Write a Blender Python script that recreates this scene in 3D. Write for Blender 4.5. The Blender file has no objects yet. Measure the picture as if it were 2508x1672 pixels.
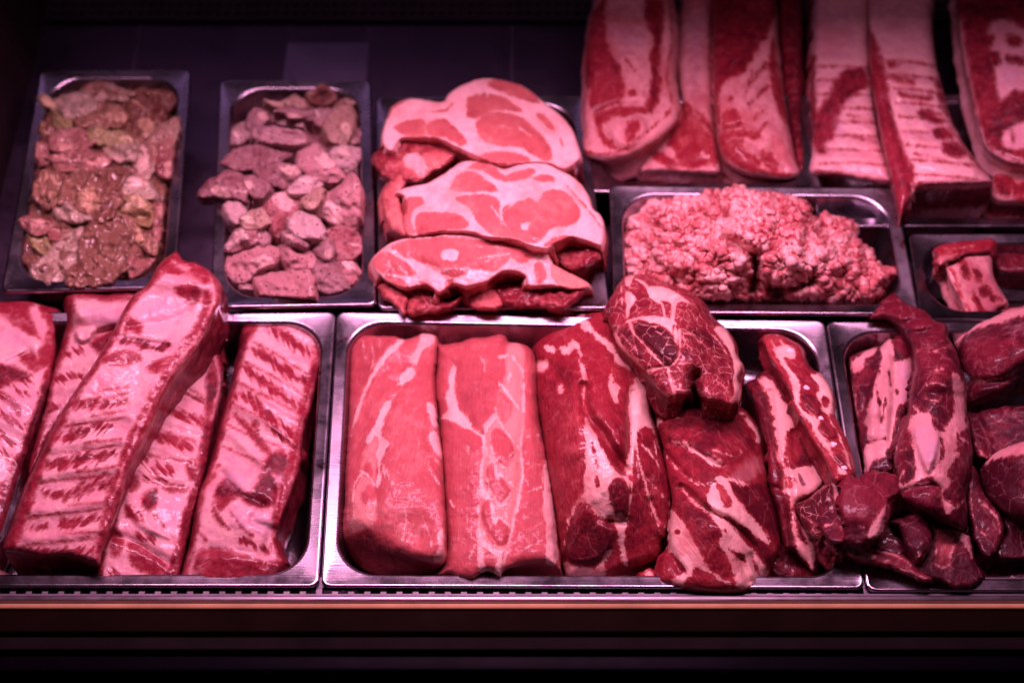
import bpy, math, random
import numpy as np
random.seed(7)
SC = bpy.context.scene
COL = SC.collection
# ------------------------------------------------------------------ camera
F, CX, CY, PITCH = 3700.0, 1254.0, 836.0, math.radians(55.5)   # focal length and centre in reference pixels
EYE = np.array([0.0, -0.63, 1.345])
SP, CP = math.sin(PITCH), math.cos(PITCH)
def at(x, y, z):
    """world point seen at reference pixel (x, y) at height z (arrays allowed)"""
    x = np.asarray(x, float); y = np.asarray(y, float); z = np.asarray(z, float)
    u = (x - CX) / F; v = -(y - CY) / F
    dy = CP + v * SP; dz = -SP + v * CP
    t = (z - EYE[2]) / dz
    return np.stack([t * u + EYE[0], EYE[1] + t * dy, z + 0 * t], -1)
cam = bpy.data.cameras.new('camera'); co = bpy.data.objects.new('camera', cam); COL.objects.link(co)
cam.sensor_width = 36; cam.lens = 36 * F / 2508; cam.clip_start = .02; cam.clip_end = 50
co.location = EYE; co.rotation_euler = (math.pi / 2 - PITCH, 0, 0)
cam.dof.use_dof = True; cam.dof.focus_distance = 1.50; cam.dof.aperture_fstop = 2.4
SC.camera = co
# ------------------------------------------------------------------ numeric helpers
def _hash(ix, iy, iz):
    h = (ix * 374761393 + iy * 668265263 + iz * 2147483647 + 1013904223) & 0xffffffff
    h = ((h ^ (h >> 13)) * 1274126177) & 0xffffffff
    h = ((h ^ (h >> 16)) * 2246822519) & 0xffffffff
    return ((h ^ (h >> 15)) & 0xffff) / 65535.0
def vnoise(p):
    p = np.asarray(p, float); i = np.floor(p).astype(np.int64); f = p - i; f = f * f * f * (f * (f * 6 - 15) + 10)
    x, y, z = i[:, 0], i[:, 1], i[:, 2]; r = 0
    for dx in (0, 1):
        for dy in (0, 1):
            for dz in (0, 1):
                w = (f[:, 0] if dx else 1 - f[:, 0]) * (f[:, 1] if dy else 1 - f[:, 1]) * (f[:, 2] if dz else 1 - f[:, 2])
                r = r + w * _hash(x + dx, y + dy, z + dz)
    return r * 2 - 1
def fbm(p, octv=4, gain=.5):
    r, a, s = 0, 1, 0
    for k in range(octv):
        r = r + a * vnoise(p * 2 ** k + 17.3 * k); s += a; a *= gain
    return r / s
def smooth(t):
    t = np.clip(t, 0, 1); return t * t * (3 - 2 * t)
def curve(pts, closed, step):
    """Catmull-Rom through pts; a point given twice is a corner"""
    P = [np.array(p[:2], float) for p in pts]; n = len(P); out = []
    rng = range(n if closed else n - 1)
    for i in rng:
        a = P[(i - 1) % n] if closed or i > 0 else P[i]; b = P[i]; c = P[(i + 1) % n]
        d = P[(i + 2) % n] if closed or i + 2 < n else c
        L = np.linalg.norm(c - b)
        if L < 1e-6: continue
        m1 = (c - a) * .5; m2 = (d - b) * .5
        for m in (m1, m2):
            l = np.linalg.norm(m)
            if l > L: m *= L / l
        k = max(2, int(L / step)); t = np.arange(k)[:, None] / k
        out.append((2*t**3-3*t**2+1)*b + (t**3-2*t**2+t)*m1 + (-2*t**3+3*t**2)*c + (t**3-t**2)*m2)
    if not closed: out.append(P[-1][None])
    return np.concatenate(out)
def segdist(Q, A, B):
    """distance of points Q to the segments A-B, parameter and index of the nearest"""
    best = np.full(len(Q), 1e18); idx = np.zeros(len(Q), int); tt = np.zeros(len(Q))
    for i in range(len(A)):
        ab = B[i] - A[i]; l = ab @ ab + 1e-12
        t = np.clip(((Q - A[i]) @ ab) / l, 0, 1); d = Q - A[i] - t[:, None] * ab
        d = (d * d).sum(1); m = d < best
        best[m] = d[m]; idx[m] = i; tt[m] = t[m]
    return np.sqrt(best), idx, tt
def inside(Q, P):
    r = np.zeros(len(Q), bool); n = len(P); x, y = Q[:, 0], Q[:, 1]
    for i in range(n):
        a, b = P[i], P[(i + 1) % n]
        if a[1] == b[1]: continue
        c = ((a[1] > y) != (b[1] > y)); r ^= c & (x < (b[0] - a[0]) * (y - a[1]) / (b[1] - a[1]) + a[0])
    return r
def polysd(Q, P, margin=60):
    """signed distance (positive inside) to a closed polygon, clipped to -margin outside its box"""
    lo, hi = P.min(0) - margin, P.max(0) + margin
    m = ((Q >= lo) & (Q <= hi)).all(1); r = np.full(len(Q), -float(margin))
    if m.any():
        q = Q[m]; d, _, _ = segdist(q, P, np.roll(P, -1, 0)); s = np.where(inside(q, P), d, -d); r[m] = np.maximum(s, -margin)
    return r
def linesd(Q, pts, margin=60):
    """distance to a smooth open polyline, and the width given as the points' third value"""
    C = curve(pts, False, 8.0); W = np.array([p[2] if len(p) > 2 else 0 for p in pts], float)
    L = np.array([p[:2] for p in pts], float); a = np.r_[0, np.cumsum(np.linalg.norm(np.diff(L, axis=0), axis=1))]
    k = np.r_[0, np.cumsum(np.linalg.norm(np.diff(C, axis=0), axis=1))]; Wc = np.interp(k / k[-1], a / a[-1], W)
    lo, hi = C.min(0) - margin, C.max(0) + margin
    m = ((Q >= lo) & (Q <= hi)).all(1); d = np.full(len(Q), float(margin)); w = np.zeros(len(Q))
    if m.any():
        dd, i, t = segdist(Q[m], C[:-1], C[1:]); d[m] = np.minimum(dd, margin); w[m] = Wc[i] * (1 - t) + Wc[i + 1] * t
    return d, w
def tps(pts):
    """smooth height through control points (x, y, z)"""
    A = np.array(pts, float); n = len(A)
    if n == 1: return lambda Q: np.full(len(Q), A[0, 2])
    if n == 2:
        d = A[1, :2] - A[0, :2]; return lambda Q: A[0, 2] + ((Q - A[0, :2]) @ d) / (d @ d) * (A[1, 2] - A[0, 2])
    if n == 3:
        m = A[:, :2].mean(0); gz = np.linalg.lstsq(A[:, :2] - m, A[:, 2] - A[:, 2].mean(), rcond=.35)[0]; return lambda Q: A[:, 2].mean() + (Q - m) @ gz
    X = A[:, :2] / 300
    phi = lambda r: np.where(r > 1e-9, r * r * np.log(np.maximum(r, 1e-9)), 0)
    K = phi(np.linalg.norm(X[:, None] - X[None], axis=2)); Pm = np.c_[np.ones(n), X]
    M = np.block([[K + 1e-6 * np.eye(n), Pm], [Pm.T, np.zeros((3, 3))]]); s = np.linalg.lstsq(M, np.r_[A[:, 2], 0, 0, 0], rcond=None)[0]
    return lambda Q: phi(np.linalg.norm((Q / 300)[:, None] - X[None], axis=2)) @ s[:n] + np.c_[np.ones(len(Q)), Q / 300] @ s[n:]
# ------------------------------------------------------------------ objects
def mesh_obj(name, V, faces, mat, parent=None, smooth_=True, attrs=None):
    V = np.asarray(V, float)
    me = bpy.data.meshes.new(name)
    lo, hi = V.min(0), V.max(0); org = np.array([(lo[0]+hi[0])/2, (lo[1]+hi[1])/2, lo[2]])
    if parent is not None: base = np.array(parent.location); loc = org - base
    else: loc = org
    me.from_pydata((V - org).tolist(), [], faces); me.update()
    for k, a in (attrs or {}).items():
        a = np.asarray(a, np.float32)
        if a.ndim == 1:
            t = me.attributes.new(k, 'FLOAT', 'POINT'); t.data.foreach_set('value', a)
        else:
            t = me.attributes.new(k, 'FLOAT_VECTOR', 'POINT'); t.data.foreach_set('vector', a.ravel())
    if smooth_: me.polygons.foreach_set('use_smooth', [True] * len(me.polygons))
    me.materials.append(mat)
    o = bpy.data.objects.new(name, me); COL.objects.link(o)
    if parent is not None: o.parent = parent
    o.location = loc
    return o
def tag(o, label=None, cat=None, group=None, kind=None):
    if label: o['label'] = label
    if cat: o['category'] = cat
    if group: o['group'] = group
    if kind: o['kind'] = kind
    return o
def thing(name, loc, label, cat, group=None):
    o = bpy.data.objects.new(name, None); COL.objects.link(o); o.location = loc; o.empty_display_size = .05
    return tag(o, label, cat, group)
def box(x0, x1, y0, y1, z0, z1, b=0.0):
    """box with bevelled long edges as (verts, faces)"""
    if b <= 0:
        V = [(x, y, z) for z in (z0, z1) for y in (y0, y1) for x in (x0, x1)]
        return V, [(0,2,3,1),(4,5,7,6),(0,1,5,4),(2,6,7,3),(0,4,6,2),(1,3,7,5)]
    prof = []
    for cy, cz, a0 in ((y1-b, z1-b, 0), (y0+b, z1-b, 90), (y0+b, z0+b, 180), (y1-b, z0+b, 270)):
        for k in range(5):
            a = math.radians(a0 + k * 22.5); prof.append((cy + b * math.cos(a), cz + b * math.sin(a)))
    n = len(prof); V = [(x, y, z) for x in (x0, x1) for y, z in prof]
    Fc = [(i, (i+1) % n, n + (i+1) % n, n + i) for i in range(n)] + [tuple(range(n))[::-1], tuple(range(n, 2*n))]
    return V, Fc
# ------------------------------------------------------------------ material helpers
class NT:
    def __init__(s, name):
        s.m = bpy.data.materials.new(name); s.m.use_nodes = True; s.t = s.m.node_tree; s.t.nodes.clear()
        s.out = s.t.nodes.new('ShaderNodeOutputMaterial')
    def n(s, typ, ins=None, **kw):
        nd = s.t.nodes.new('ShaderNode' + typ)
        for k, v in kw.items(): setattr(nd, k, v)
        for k, v in (ins or {}).items(): s.set(nd.inputs[k], v)
        return nd
    def set(s, sock, v):
        if isinstance(v, bpy.types.NodeSocket): s.t.links.new(v, sock)
        elif isinstance(v, bpy.types.Node): s.t.links.new(v.outputs[0], sock)
        else:
            if hasattr(sock.default_value, '__len__') and not hasattr(v, '__len__'): v = [v] * len(sock.default_value)
            if hasattr(v, '__len__') and len(sock.default_value) == 4 and len(v) == 3: v = (*v, 1)
            sock.default_value = v
    def math(s, op, a, b=0.0, c=0.0, clamp=False):
        nd = s.t.nodes.new('ShaderNodeMath'); nd.operation = op; nd.use_clamp = clamp
        for i, v in enumerate((a, b, c)): s.set(nd.inputs[i], v)
        return nd.outputs[0]
    def ramp(s, v, a, b, lo=0.0, hi=1.0):
        nd = s.n('MapRange', {0: v, 1: a, 2: b, 3: lo, 4: hi}, interpolation_type='SMOOTHSTEP'); return nd.outputs[0]
    def mix(s, fac, a, b, mode='MIX'):
        nd = s.t.nodes.new('ShaderNodeMix'); nd.data_type = 'RGBA'; nd.blend_type = mode
        s.set(nd.inputs[0], fac); s.set(nd.inputs[6], a); s.set(nd.inputs[7], b); return nd.outputs[2]
    def attr(s, name): return s.n('Attribute', attribute_name=name)
    def noise(s, vec, scale, detail=4, rough=.55, dist=0.0):
        return s.n('TexNoise', {'Vector': vec, 'Scale': scale, 'Detail': detail, 'Roughness': rough, 'Distortion': dist}).outputs[0]
    def scale(s, vec, v): return s.n('VectorMath', {0: vec, 1: v}, operation='MULTIPLY').outputs[0]
def meat_mat(name, lean=(.36,.045,.05), dark=(.17,.012,.018), pale=(.55,.16,.14), fat=(.80,.50,.44), fat2=(.72,.36,.33),
             marb=.0, vein=45., fibre=1.0, rag=.5, rough=.34, memb=(.60,.33,.36), speck=0.0, bump=1.0, soft=.12, coat=.30, mott=1.0):
    t = NT(name); P = t.attr('fib').outputs['Vector']
    f = t.attr('fat').outputs['Fac']; tone = t.attr('tone').outputs['Fac']; mb = t.attr('memb').outputs['Fac']
    n_lo = t.noise(P, 22, 3); n_mid = t.noise(P, 95, 5, .6); n_hi = t.noise(P, 420, 4, .6)
    fib = t.noise(t.scale(P, (9, 130, 60)), 6, 4, .6, .25); fib2 = t.noise(t.scale(P, (14, 60, 60)), 3, 3, .6, .6)
    # fat mask: the traced field, its edge ragged by noise and drawn out along the fibres
    g = t.math('ADD', f, t.math('MULTIPLY', t.math('SUBTRACT', n_mid, .5), 2.7 * rag))
    g = t.math('ADD', g, t.math('MULTIPLY', t.math('SUBTRACT', fib2, .5), 2.3 * rag))
    g = t.math('ADD', g, t.math('MULTIPLY', t.math('SUBTRACT', n_hi, .5), 1.3 * rag))
    fm = t.ramp(g, -soft, soft * 2.6); halo = t.ramp(g, -.85, .1)
    # marbling veins
    wv = t.n('VectorMath', {0: P, 1: t.scale(t.n('TexNoise', {'Vector': P, 'Scale': 38, 'Detail': 3}).outputs['Color'], (.022, .022, .022))}, operation='ADD').outputs[0]
    vo = t.n('TexVoronoi', {'Vector': wv, 'Scale': vein}, feature='DISTANCE_TO_EDGE').outputs['Distance']
    vo2 = t.n('TexVoronoi', {'Vector': wv, 'Scale': vein * 2.7}, feature='DISTANCE_TO_EDGE').outputs['Distance']
    gate = t.ramp(n_lo, .42, .62)
    v = t.math('MAXIMUM', t.ramp(vo, .045, .0), t.math('MULTIPLY', t.ramp(vo2, .05, .0), t.math('MULTIPLY', gate, .8)))
    v = t.math('MULTIPLY', v, t.math('MULTIPLY', t.ramp(n_mid, .38, .6), marb))
    streak = t.math('MULTIPLY', t.ramp(fib, .62, .80), .22 * fibre)
    # lean colour
    tt = t.math('ADD', tone, t.math('ADD', t.math('MULTIPLY', t.math('ADD', t.math('SUBTRACT', n_lo, .5), t.math('MULTIPLY', t.math('SUBTRACT', n_mid, .5), .8)), 1.9 * mott), t.math('MULTIPLY', t.math('SUBTRACT', fib, .5), 1.3 * fibre)))
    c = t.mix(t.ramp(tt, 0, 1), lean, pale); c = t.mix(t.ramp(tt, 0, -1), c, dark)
    fine = t.noise(t.scale(P, (30, 330, 200)), 7, 3, .6, .4)
    c = t.mix(t.math('MULTIPLY', t.ramp(fine, .54, .72), .15 * fibre), c, pale)
    c = t.mix(t.math('MULTIPLY', t.ramp(fine, .46, .30), .35 * fibre), c, dark)
    fleck = t.math('MULTIPLY', t.ramp(n_hi, .60, .70), t.math('MULTIPLY', t.ramp(n_lo, .45, .60), .11))
    c = t.mix(t.math('MAXIMUM', t.math('MAXIMUM', streak, v), fleck), c, fat2)
    c = t.mix(t.math('MULTIPLY', halo, .30), c, pale)
    cf = t.mix(t.ramp(t.math('ADD', t.math('ADD', n_mid, t.math('MULTIPLY', n_lo, .6)), t.math('MULTIPLY', tone, -.34)), .62, 1.02), fat, fat2)
    cf = t.mix(t.math('MULTIPLY', t.ramp(t.math('ADD', n_lo, t.math('MULTIPLY', fib2, .35)), .66, .92), .55), cf, pale)
    cf = t.mix(t.math('MULTIPLY', t.ramp(g, .75, .05), .40), cf, pale)
    cm = t.mix(t.ramp(n_mid, .3, .75), memb, fat2)
    c = t.mix(fm, c, cf)
    mm = t.ramp(t.math('ADD', mb, t.math('ADD', t.math('MULTIPLY', t.math('SUBTRACT', n_mid, .5), 1.6), t.math('MULTIPLY', t.math('SUBTRACT', fib2, .5), 1.6))), -.2, 1.1)
    c = t.mix(t.math('MULTIPLY', mm, t.ramp(fm, 0, 1, .25, .7)), c, cm)
    if speck > 0:
        sv = t.n('TexVoronoi', {'Vector': P, 'Scale': 230}, feature='F1'); 
        sp = t.math('MULTIPLY', t.ramp(sv.outputs['Distance'], .34, .22), t.math('GREATER_THAN', t.n('SeparateColor', {0: sv.outputs['Color']}).outputs[0], 1 - speck))
        c = t.mix(sp, c, (.025, .018, .010))
    # relief
    h = t.math('MULTIPLY', fib, .55 * fibre); h = t.math('ADD', h, t.math('MULTIPLY', n_hi, .35)); h = t.math('ADD', h, t.math('MULTIPLY', n_mid, .8))
    h = t.math('ADD', h, t.math('MULTIPLY', t.ramp(g, -.5, .5), .5)); h = t.math('ADD', h, t.math('MULTIPLY', v, .25))
    b = t.n('Bump', {'Strength': .55 * bump, 'Distance': .0022, 'Height': h}).outputs[0]
    bc = t.n('Bump', {'Strength': .30, 'Distance': .0016, 'Height': t.math('ADD', n_mid, t.math('MULTIPLY', fib2, .6))}).outputs[0]
    r = t.math('ADD', rough + .12, t.math('MULTIPLY', t.math('SUBTRACT', n_hi, .5), .35)); r = t.math('ADD', r, t.math('MULTIPLY', fm, .10), clamp=True)
    bs = t.n('BsdfPrincipled', {'Base Color': c, 'Roughness': r, 'Normal': b, 'Specular IOR Level': .18, 'Subsurface Weight': .18,
             'Subsurface Radius': (.004, .0015, .0014), 'Subsurface Scale': 1.0, 'Coat Weight': coat, 'Coat Roughness': .085, 'Coat Normal': bc})
    t.t.links.new(bs.outputs[0], t.out.inputs[0]); return t.m
# ------------------------------------------------------------------ the meat builder
def crop(x0, y0, s): return lambda p: (x0 + p[0] / s, y0 + p[1] / s, *[q / s for q in p[2:]])
def meat(name, mat, K, outline, z, edge=((.010, 22),), th=.03, floor=None, rel=(), fat=(), fib=90, nz=(.0015, 26), wall=None, g=3.0,
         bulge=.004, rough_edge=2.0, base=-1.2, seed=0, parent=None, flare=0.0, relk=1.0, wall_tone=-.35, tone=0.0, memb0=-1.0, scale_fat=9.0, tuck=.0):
    """outline: top face in picture units of crop K; z: control points (x, y, height); edge: roundings (drop m, width px);
    rel: relief [('l', line, amp, width) | ('b', polygon, amp, softness)]; fat: painted pattern of the cut itself"""
    C = curve([K(p) for p in outline], True, 6.0)
    rs = np.random.RandomState(seed + 11)
    if rough_edge:
        q = np.c_[C * .03, np.full(len(C), seed * 3.1)]; q2 = q * [3.3, 3.3, 1]
        C = C + rough_edge * (np.c_[fbm(q, 3), fbm(q + 50, 3)] + .5 * np.c_[vnoise(q2), vnoise(q2 + 9)])
    lo, hi = C.min(0), C.max(0)
    nx, ny = int((hi[0] - lo[0]) / g) + 3, int((hi[1] - lo[1]) / g) + 3
    X, Y = np.meshgrid(lo[0] - g + np.arange(nx) * g, lo[1] - g + np.arange(ny) * g)
    cc = np.c_[(X[:-1, :-1] + g / 2).ravel(), (Y[:-1, :-1] + g / 2).ravel()]
    keep = inside(cc, C).reshape(ny - 1, nx - 1)
    vid = np.arange(nx * ny).reshape(ny, nx)
    a, b, c, d = vid[:-1, :-1][keep], vid[:-1, 1:][keep], vid[1:, 1:][keep], vid[1:, :-1][keep]
    quads = np.c_[a, d, c, b]
    used = np.unique(quads); remap = np.full(nx * ny, -1); remap[used] = np.arange(len(used)); quads = remap[quads]
    Q = np.c_[X.ravel()[used], Y.ravel()[used]]
    # boundary edges
    E = np.concatenate([quads[:, [0, 1]], quads[:, [1, 2]], quads[:, [2, 3]], quads[:, [3, 0]]]); fi = np.tile(np.arange(len(quads)), 4)
    key = np.sort(E, 1); key = key[:, 0] * (len(Q) + 1) + key[:, 1]
    u, inv, cnt = np.unique(key, return_inverse=True, return_counts=True); bm = cnt[inv] == 1
    BE, BF = E[bm], fi[bm]; bv = np.unique(BE)
    qc = Q[quads].mean(1)
    dd, i, t = segdist(Q[bv], C, np.roll(C, -1, 0)); Q[bv] = C[i] * (1 - t)[:, None] + np.roll(C, -1, 0)[i] * t[:, None]
    D, _, _ = segdist(Q, C, np.roll(C, -1, 0)); D[bv] = 0
    Z = tps([K(p)[:2] + (p[2],) for p in z])(Q)
    for R, W in edge:
        tq = np.clip(D / W, 0, 1); Z = Z - R * (1 - np.sqrt(np.maximum(0, 1 - (1 - tq) ** 2)))
    zn = np.full(len(Q), 0.0)
    for r in rel:
        if r[0] == 'l':
            dl, w = linesd(Q, [K(p) for p in r[1]], 150); zn += r[2] * np.exp(-(dl / r[3]) ** 2)
        elif r[0] == 'r':   # faceted ridge along a line, a slope to either side
            a, b = np.array(K(r[1])), np.array(K(r[2])); nn = np.array([a[1] - b[1], b[0] - a[0]]); nn /= np.linalg.norm(nn) + 1e-9; sd = (Q - a) @ nn
            zn += np.where(sd > 0, -r[3] * sd, r[4] * sd)
        else:
            s = polysd(Q, curve([K(p) for p in r[1]], True, 8.), 150); zn += r[2] * smooth((s + r[3] * .3) / r[3])
    q3 = np.c_[Q / nz[1], np.full(len(Q), seed * 7.7)]
    fade = .35 + .65 * smooth(D / 14)
    Z = Z + zn * relk + nz[0] * fbm(q3, 4) * fade
    P = at(Q[:, 0], Q[:, 1], Z)
    # painted pattern
    f = np.full(len(Q), float(base)); T = np.full(len(Q), float(tone)); M = np.full(len(Q), float(memb0))
    for op in fat:
        k = op[0]
        if k in 'FM': s = polysd(Q, curve([K(p) for p in op[1]], True, 6.)) / scale_fat
        elif k in 'fm':
            dl, w = linesd(Q, [K(p) for p in op[1]]); s = (w - dl) / scale_fat
        if k in 'Ff': f = np.maximum(f, s)
        elif k in 'Mm': f = np.minimum(f, -s)
        elif k == 's':     # feathered muscle stripe: polyline, feather angle
            dl, w = linesd(Q, [K(p) for p in op[1]], 90); a = math.radians(op[2]); ca, sa = math.cos(a), math.sin(a)
            q = np.c_[(Q[:, 0] * ca + Q[:, 1] * sa) / 30, (-Q[:, 0] * sa + Q[:, 1] * ca) / 5.2, np.full(len(Q), seed + len(op[1]))]
            s = (w - dl) / scale_fat + np.where(w - dl > -w * 1.2 - 6, 1.25 * vnoise(q) + .3 * vnoise(q * 2.3), 0); f = np.minimum(f, -s); T = np.minimum(T, T * .7 - .18 * smooth((w + 4 - dl) / 6))
        elif k == 'T':
            s = polysd(Q, curve([K(p) for p in op[1]], True, 6.)); wgt = smooth((s + op[3] * .5) / op[3]); T = T * (1 - wgt) + op[2] * wgt
        elif k == 't':
            dl, w = linesd(Q, [K(p) for p in op[1]]); T = T + op[2] * np.exp(-(dl / np.maximum(w, 1)) ** 2)
        elif k == 'V': M = np.maximum(M, polysd(Q, curve([K(p) for p in op[1]], True, 6.)) / (op[2] if len(op) > 2 else 12.))
        elif k == 'E':     # pattern along the outline: width px, value
            f = np.maximum(f, (op[1] - D) / scale_fat)
        elif k == 'e': f = np.minimum(f, (D - op[1]) / scale_fat)
    f = np.clip(f, -2.5, 2.5); T = np.clip(T, -1.6, 1.6); M = np.clip(M, -1, 1.2)
    # walls
    nb = len(bv); bi = np.full(len(Q), -1); bi[bv] = np.arange(nb)
    on = np.zeros((nb, 2)); cw = at(qc[BF][:, 0], qc[BF][:, 1], Z[quads[BF]].mean(1))
    ed = P[BE[:, 1]][:, :2] - P[BE[:, 0]][:, :2]; nrm = np.c_[ed[:, 1], -ed[:, 0]]
    mid = (P[BE[:, 0]] + P[BE[:, 1]])[:, :2] / 2; sgn = np.sign(((mid - cw[:, :2]) * nrm).sum(1)); nrm = nrm * sgn[:, None]
    np.add.at(on, bi[BE[:, 0]], nrm); np.add.at(on, bi[BE[:, 1]], nrm)
    for _ in range(5):
        acc = on.copy(); np.add.at(acc, bi[BE[:, 0]], on[bi[BE[:, 1]]]); np.add.at(acc, bi[BE[:, 1]], on[bi[BE[:, 0]]]); on = acc / (np.linalg.norm(acc, axis=1)[:, None] + 1e-12)
    zt = P[bv][:, 2]; zb = zt - th if floor is None else np.minimum(floor, zt - .004)
    ts = [.06, .16, .3, .45, .6, .75, .9, 1.0] if (wall or th > .02 or floor is not None) else [.2, .5, .8, 1.0]
    rings = []; ra = {'fat': [], 'tone': [], 'memb': []}
    fb, Tb, Mb = f[bv], T[bv], M[bv]
    for t in ts:
        off = bulge * (math.sin(math.pi * min(1, t * 1.02)) ** .7 if t < 1 else 0) - tuck * t - .15 * bulge * t
        zz = zt * (1 - t) + zb * t
        q4 = np.c_[P[bv][:, 0] * 60, P[bv][:, 1] * 60, zz * 110 + seed]
        off = off + bulge * .6 * fbm(q4, 3) * min(1, t * 4)
        xy = P[bv][:, :2] + on * off[:, None]; xy[:, 1] -= flare * t ** .8 * smooth(-on[:, 1] * 1.6)
        rings.append(np.c_[xy, zz])
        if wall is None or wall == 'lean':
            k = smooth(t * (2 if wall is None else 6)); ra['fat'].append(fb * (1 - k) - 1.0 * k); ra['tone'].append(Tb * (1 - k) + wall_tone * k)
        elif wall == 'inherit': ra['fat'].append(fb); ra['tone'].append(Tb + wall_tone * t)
        else:
            xs = [w[0] for w in wall]; k = smooth(t * 8)
            tj = np.clip(t + .05 * vnoise(np.c_[P[bv][:, :2] * 45, np.full(nb, seed + .5)]), 0, 1)
            ra['fat'].append(fb * (1 - k) + k * np.interp(tj, xs, [w[1] for w in wall])); ra['tone'].append(Tb * (1 - k) + k * np.interp(tj, xs, [w[2] if len(w) > 2 else wall_tone for w in wall]))
        ra['memb'].append(Mb * (1 - smooth(t * 3)) - smooth(t * 3))
    V = np.concatenate([P] + rings + [np.array([[*rings[-1][:, :2].mean(0), zb.mean()]])]); n0 = len(P); nr = len(ts)
    faces = quads.tolist(); e0, e1 = bi[BE[:, 0]], bi[BE[:, 1]]
    top0, top1 = BE[:, 0], BE[:, 1]
    for r in range(nr):
        b0, b1 = n0 + r * nb + e0, n0 + r * nb + e1
        faces += np.c_[top1, top0, b0, b1].tolist(); top0, top1 = b0, b1
    cidx = len(V) - 1; faces += np.c_[top1, top0, np.full(len(top0), cidx)].tolist()
    A = {'fat': np.concatenate([f] + ra['fat'] + [[-1]]), 'tone': np.concatenate([T] + ra['tone'] + [[0]]), 'memb': np.concatenate([M] + ra['memb'] + [[-1]])}
    # fibre frame
    fd = fib if not callable(fib) else 0
    an = math.radians(fd); ca, sa = math.cos(an), math.sin(an); off = rs.rand(3) * 5
    A['fib'] = np.c_[V[:, 0] * ca + V[:, 1] * sa, -V[:, 0] * sa + V[:, 1] * ca, V[:, 2]] + off
    return mesh_obj(name, V, faces, mat, parent, True, A)
# ------------------------------------------------------------------ world, lamps
W = bpy.data.worlds.new('World'); SC.world = W; W.use_nodes = True
W.node_tree.nodes['Background'].inputs[0].default_value = (1.0, .50, .74, 1); W.node_tree.nodes['Background'].inputs[1].default_value = .028
SC.view_settings.view_transform = 'Standard'; SC.view_settings.look = 'None'; SC.view_settings.gamma = 1; SC.view_settings.exposure = 0
def lamp(name, loc, rot, sx, sy, power, color, spread=180):
    l = bpy.data.lights.new(name, 'AREA'); l.shape = 'RECTANGLE'; l.size = sx; l.size_y = sy; l.energy = power; l.color = color; l.spread = math.radians(spread)
    o = bpy.data.objects.new(name, l); COL.objects.link(o); o.location = loc; o.rotation_euler = rot; return o
lamp('meat_lamp', (-0.03, .42, .92), (math.radians(-6), 0, 0), 1.12, .13, 27.5, (1.0, .43, .70))
lamp('rear_fill', (-.36, 1.04, .42), (math.radians(-38), 0, 0), .8, .03, .13, (.80, .42, 1.0))  # added purple fill without a fixture, lifts the dark rear deck
# ------------------------------------------------------------------ plain materials
def steel(name, base=(.34, .30, .35), rough=.26, scratch=.12, stain=0.0):
    t = NT(name); P = t.n('TexCoord').outputs['Object']
    n1 = t.noise(P, 9, 5, .6); n2 = t.noise(t.scale(P, (6, 300, 300)), 3, 3, .6); n3 = t.noise(P, 60, 4, .65)
    c = t.mix(t.ramp(n1, .35, .75), base, tuple(b * .86 for b in base))
    if stain:
        sn = t.noise(t.scale(P, (1, 1, .2)), 34, 4, .65, .8); c = t.mix(t.math('MULTIPLY', t.ramp(sn, .655, .70), stain), c, (.16, .006, .012))
        sm = t.noise(P, 17, 5, .7, 1.5); c = t.mix(t.math('MULTIPLY', t.ramp(sm, .55, .72), .35), c, (.42, .33, .36))
    r = t.math('ADD', rough, t.math('MULTIPLY', t.math('SUBTRACT', n1, .5), .6)); r = t.math('ADD', r, t.math('MULTIPLY', t.math('SUBTRACT', n3, .5), .22), clamp=True)
    h = t.math('ADD', t.math('MULTIPLY', n2, .6), t.math('MULTIPLY', n3, .4))
    b = t.n('Bump', {'Strength': scratch, 'Distance': .0012, 'Height': h}).outputs[0]
    bs = t.n('BsdfPrincipled', {'Base Color': c, 'Metallic': 1.0, 'Roughness': r, 'Normal': b}); t.t.links.new(bs.outputs[0], t.out.inputs[0]); return t.m
def plain(name, col, rough=.5, metal=0.0, var=.35, sc=14, spec=.03):
    t = NT(name); P = t.n('TexCoord').outputs['Object']; n1 = t.noise(P, sc, 5, .6)
    c = t.mix(t.ramp(n1, .3, .75), col, tuple(x * (1 - var) for x in col))
    r = t.math('ADD', rough, t.math('MULTIPLY', t.math('SUBTRACT', n1, .5), .25), clamp=True)
    bs = t.n('BsdfPrincipled', {'Base Color': c, 'Metallic': metal, 'Roughness': r, 'Specular IOR Level': spec}); t.t.links.new(bs.outputs[0], t.out.inputs[0]); return t.m
STEEL = steel('brushed_steel', stain=.8); RAIL = steel('rail_steel', (.44, .38, .42), .45, .06)
DECKM = steel('deck_steel', (.135, .095, .15), .46, .10); DARK = plain('dark_plastic', (.034, .026, .034), .5)
GOLD = plain('tan_trim', (.50, .27, .14), .35); FASC = plain('brown_fascia', (.0065, .0026, .0016), .8); GREY = plain('grey_ledge', (.0085, .0060, .0066), .8)
BLUE = plain('purple_black_ledge', (.0022, .0014, .0034), .5); BLACK = plain('black_gap', (.004, .004, .005), .6)
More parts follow.
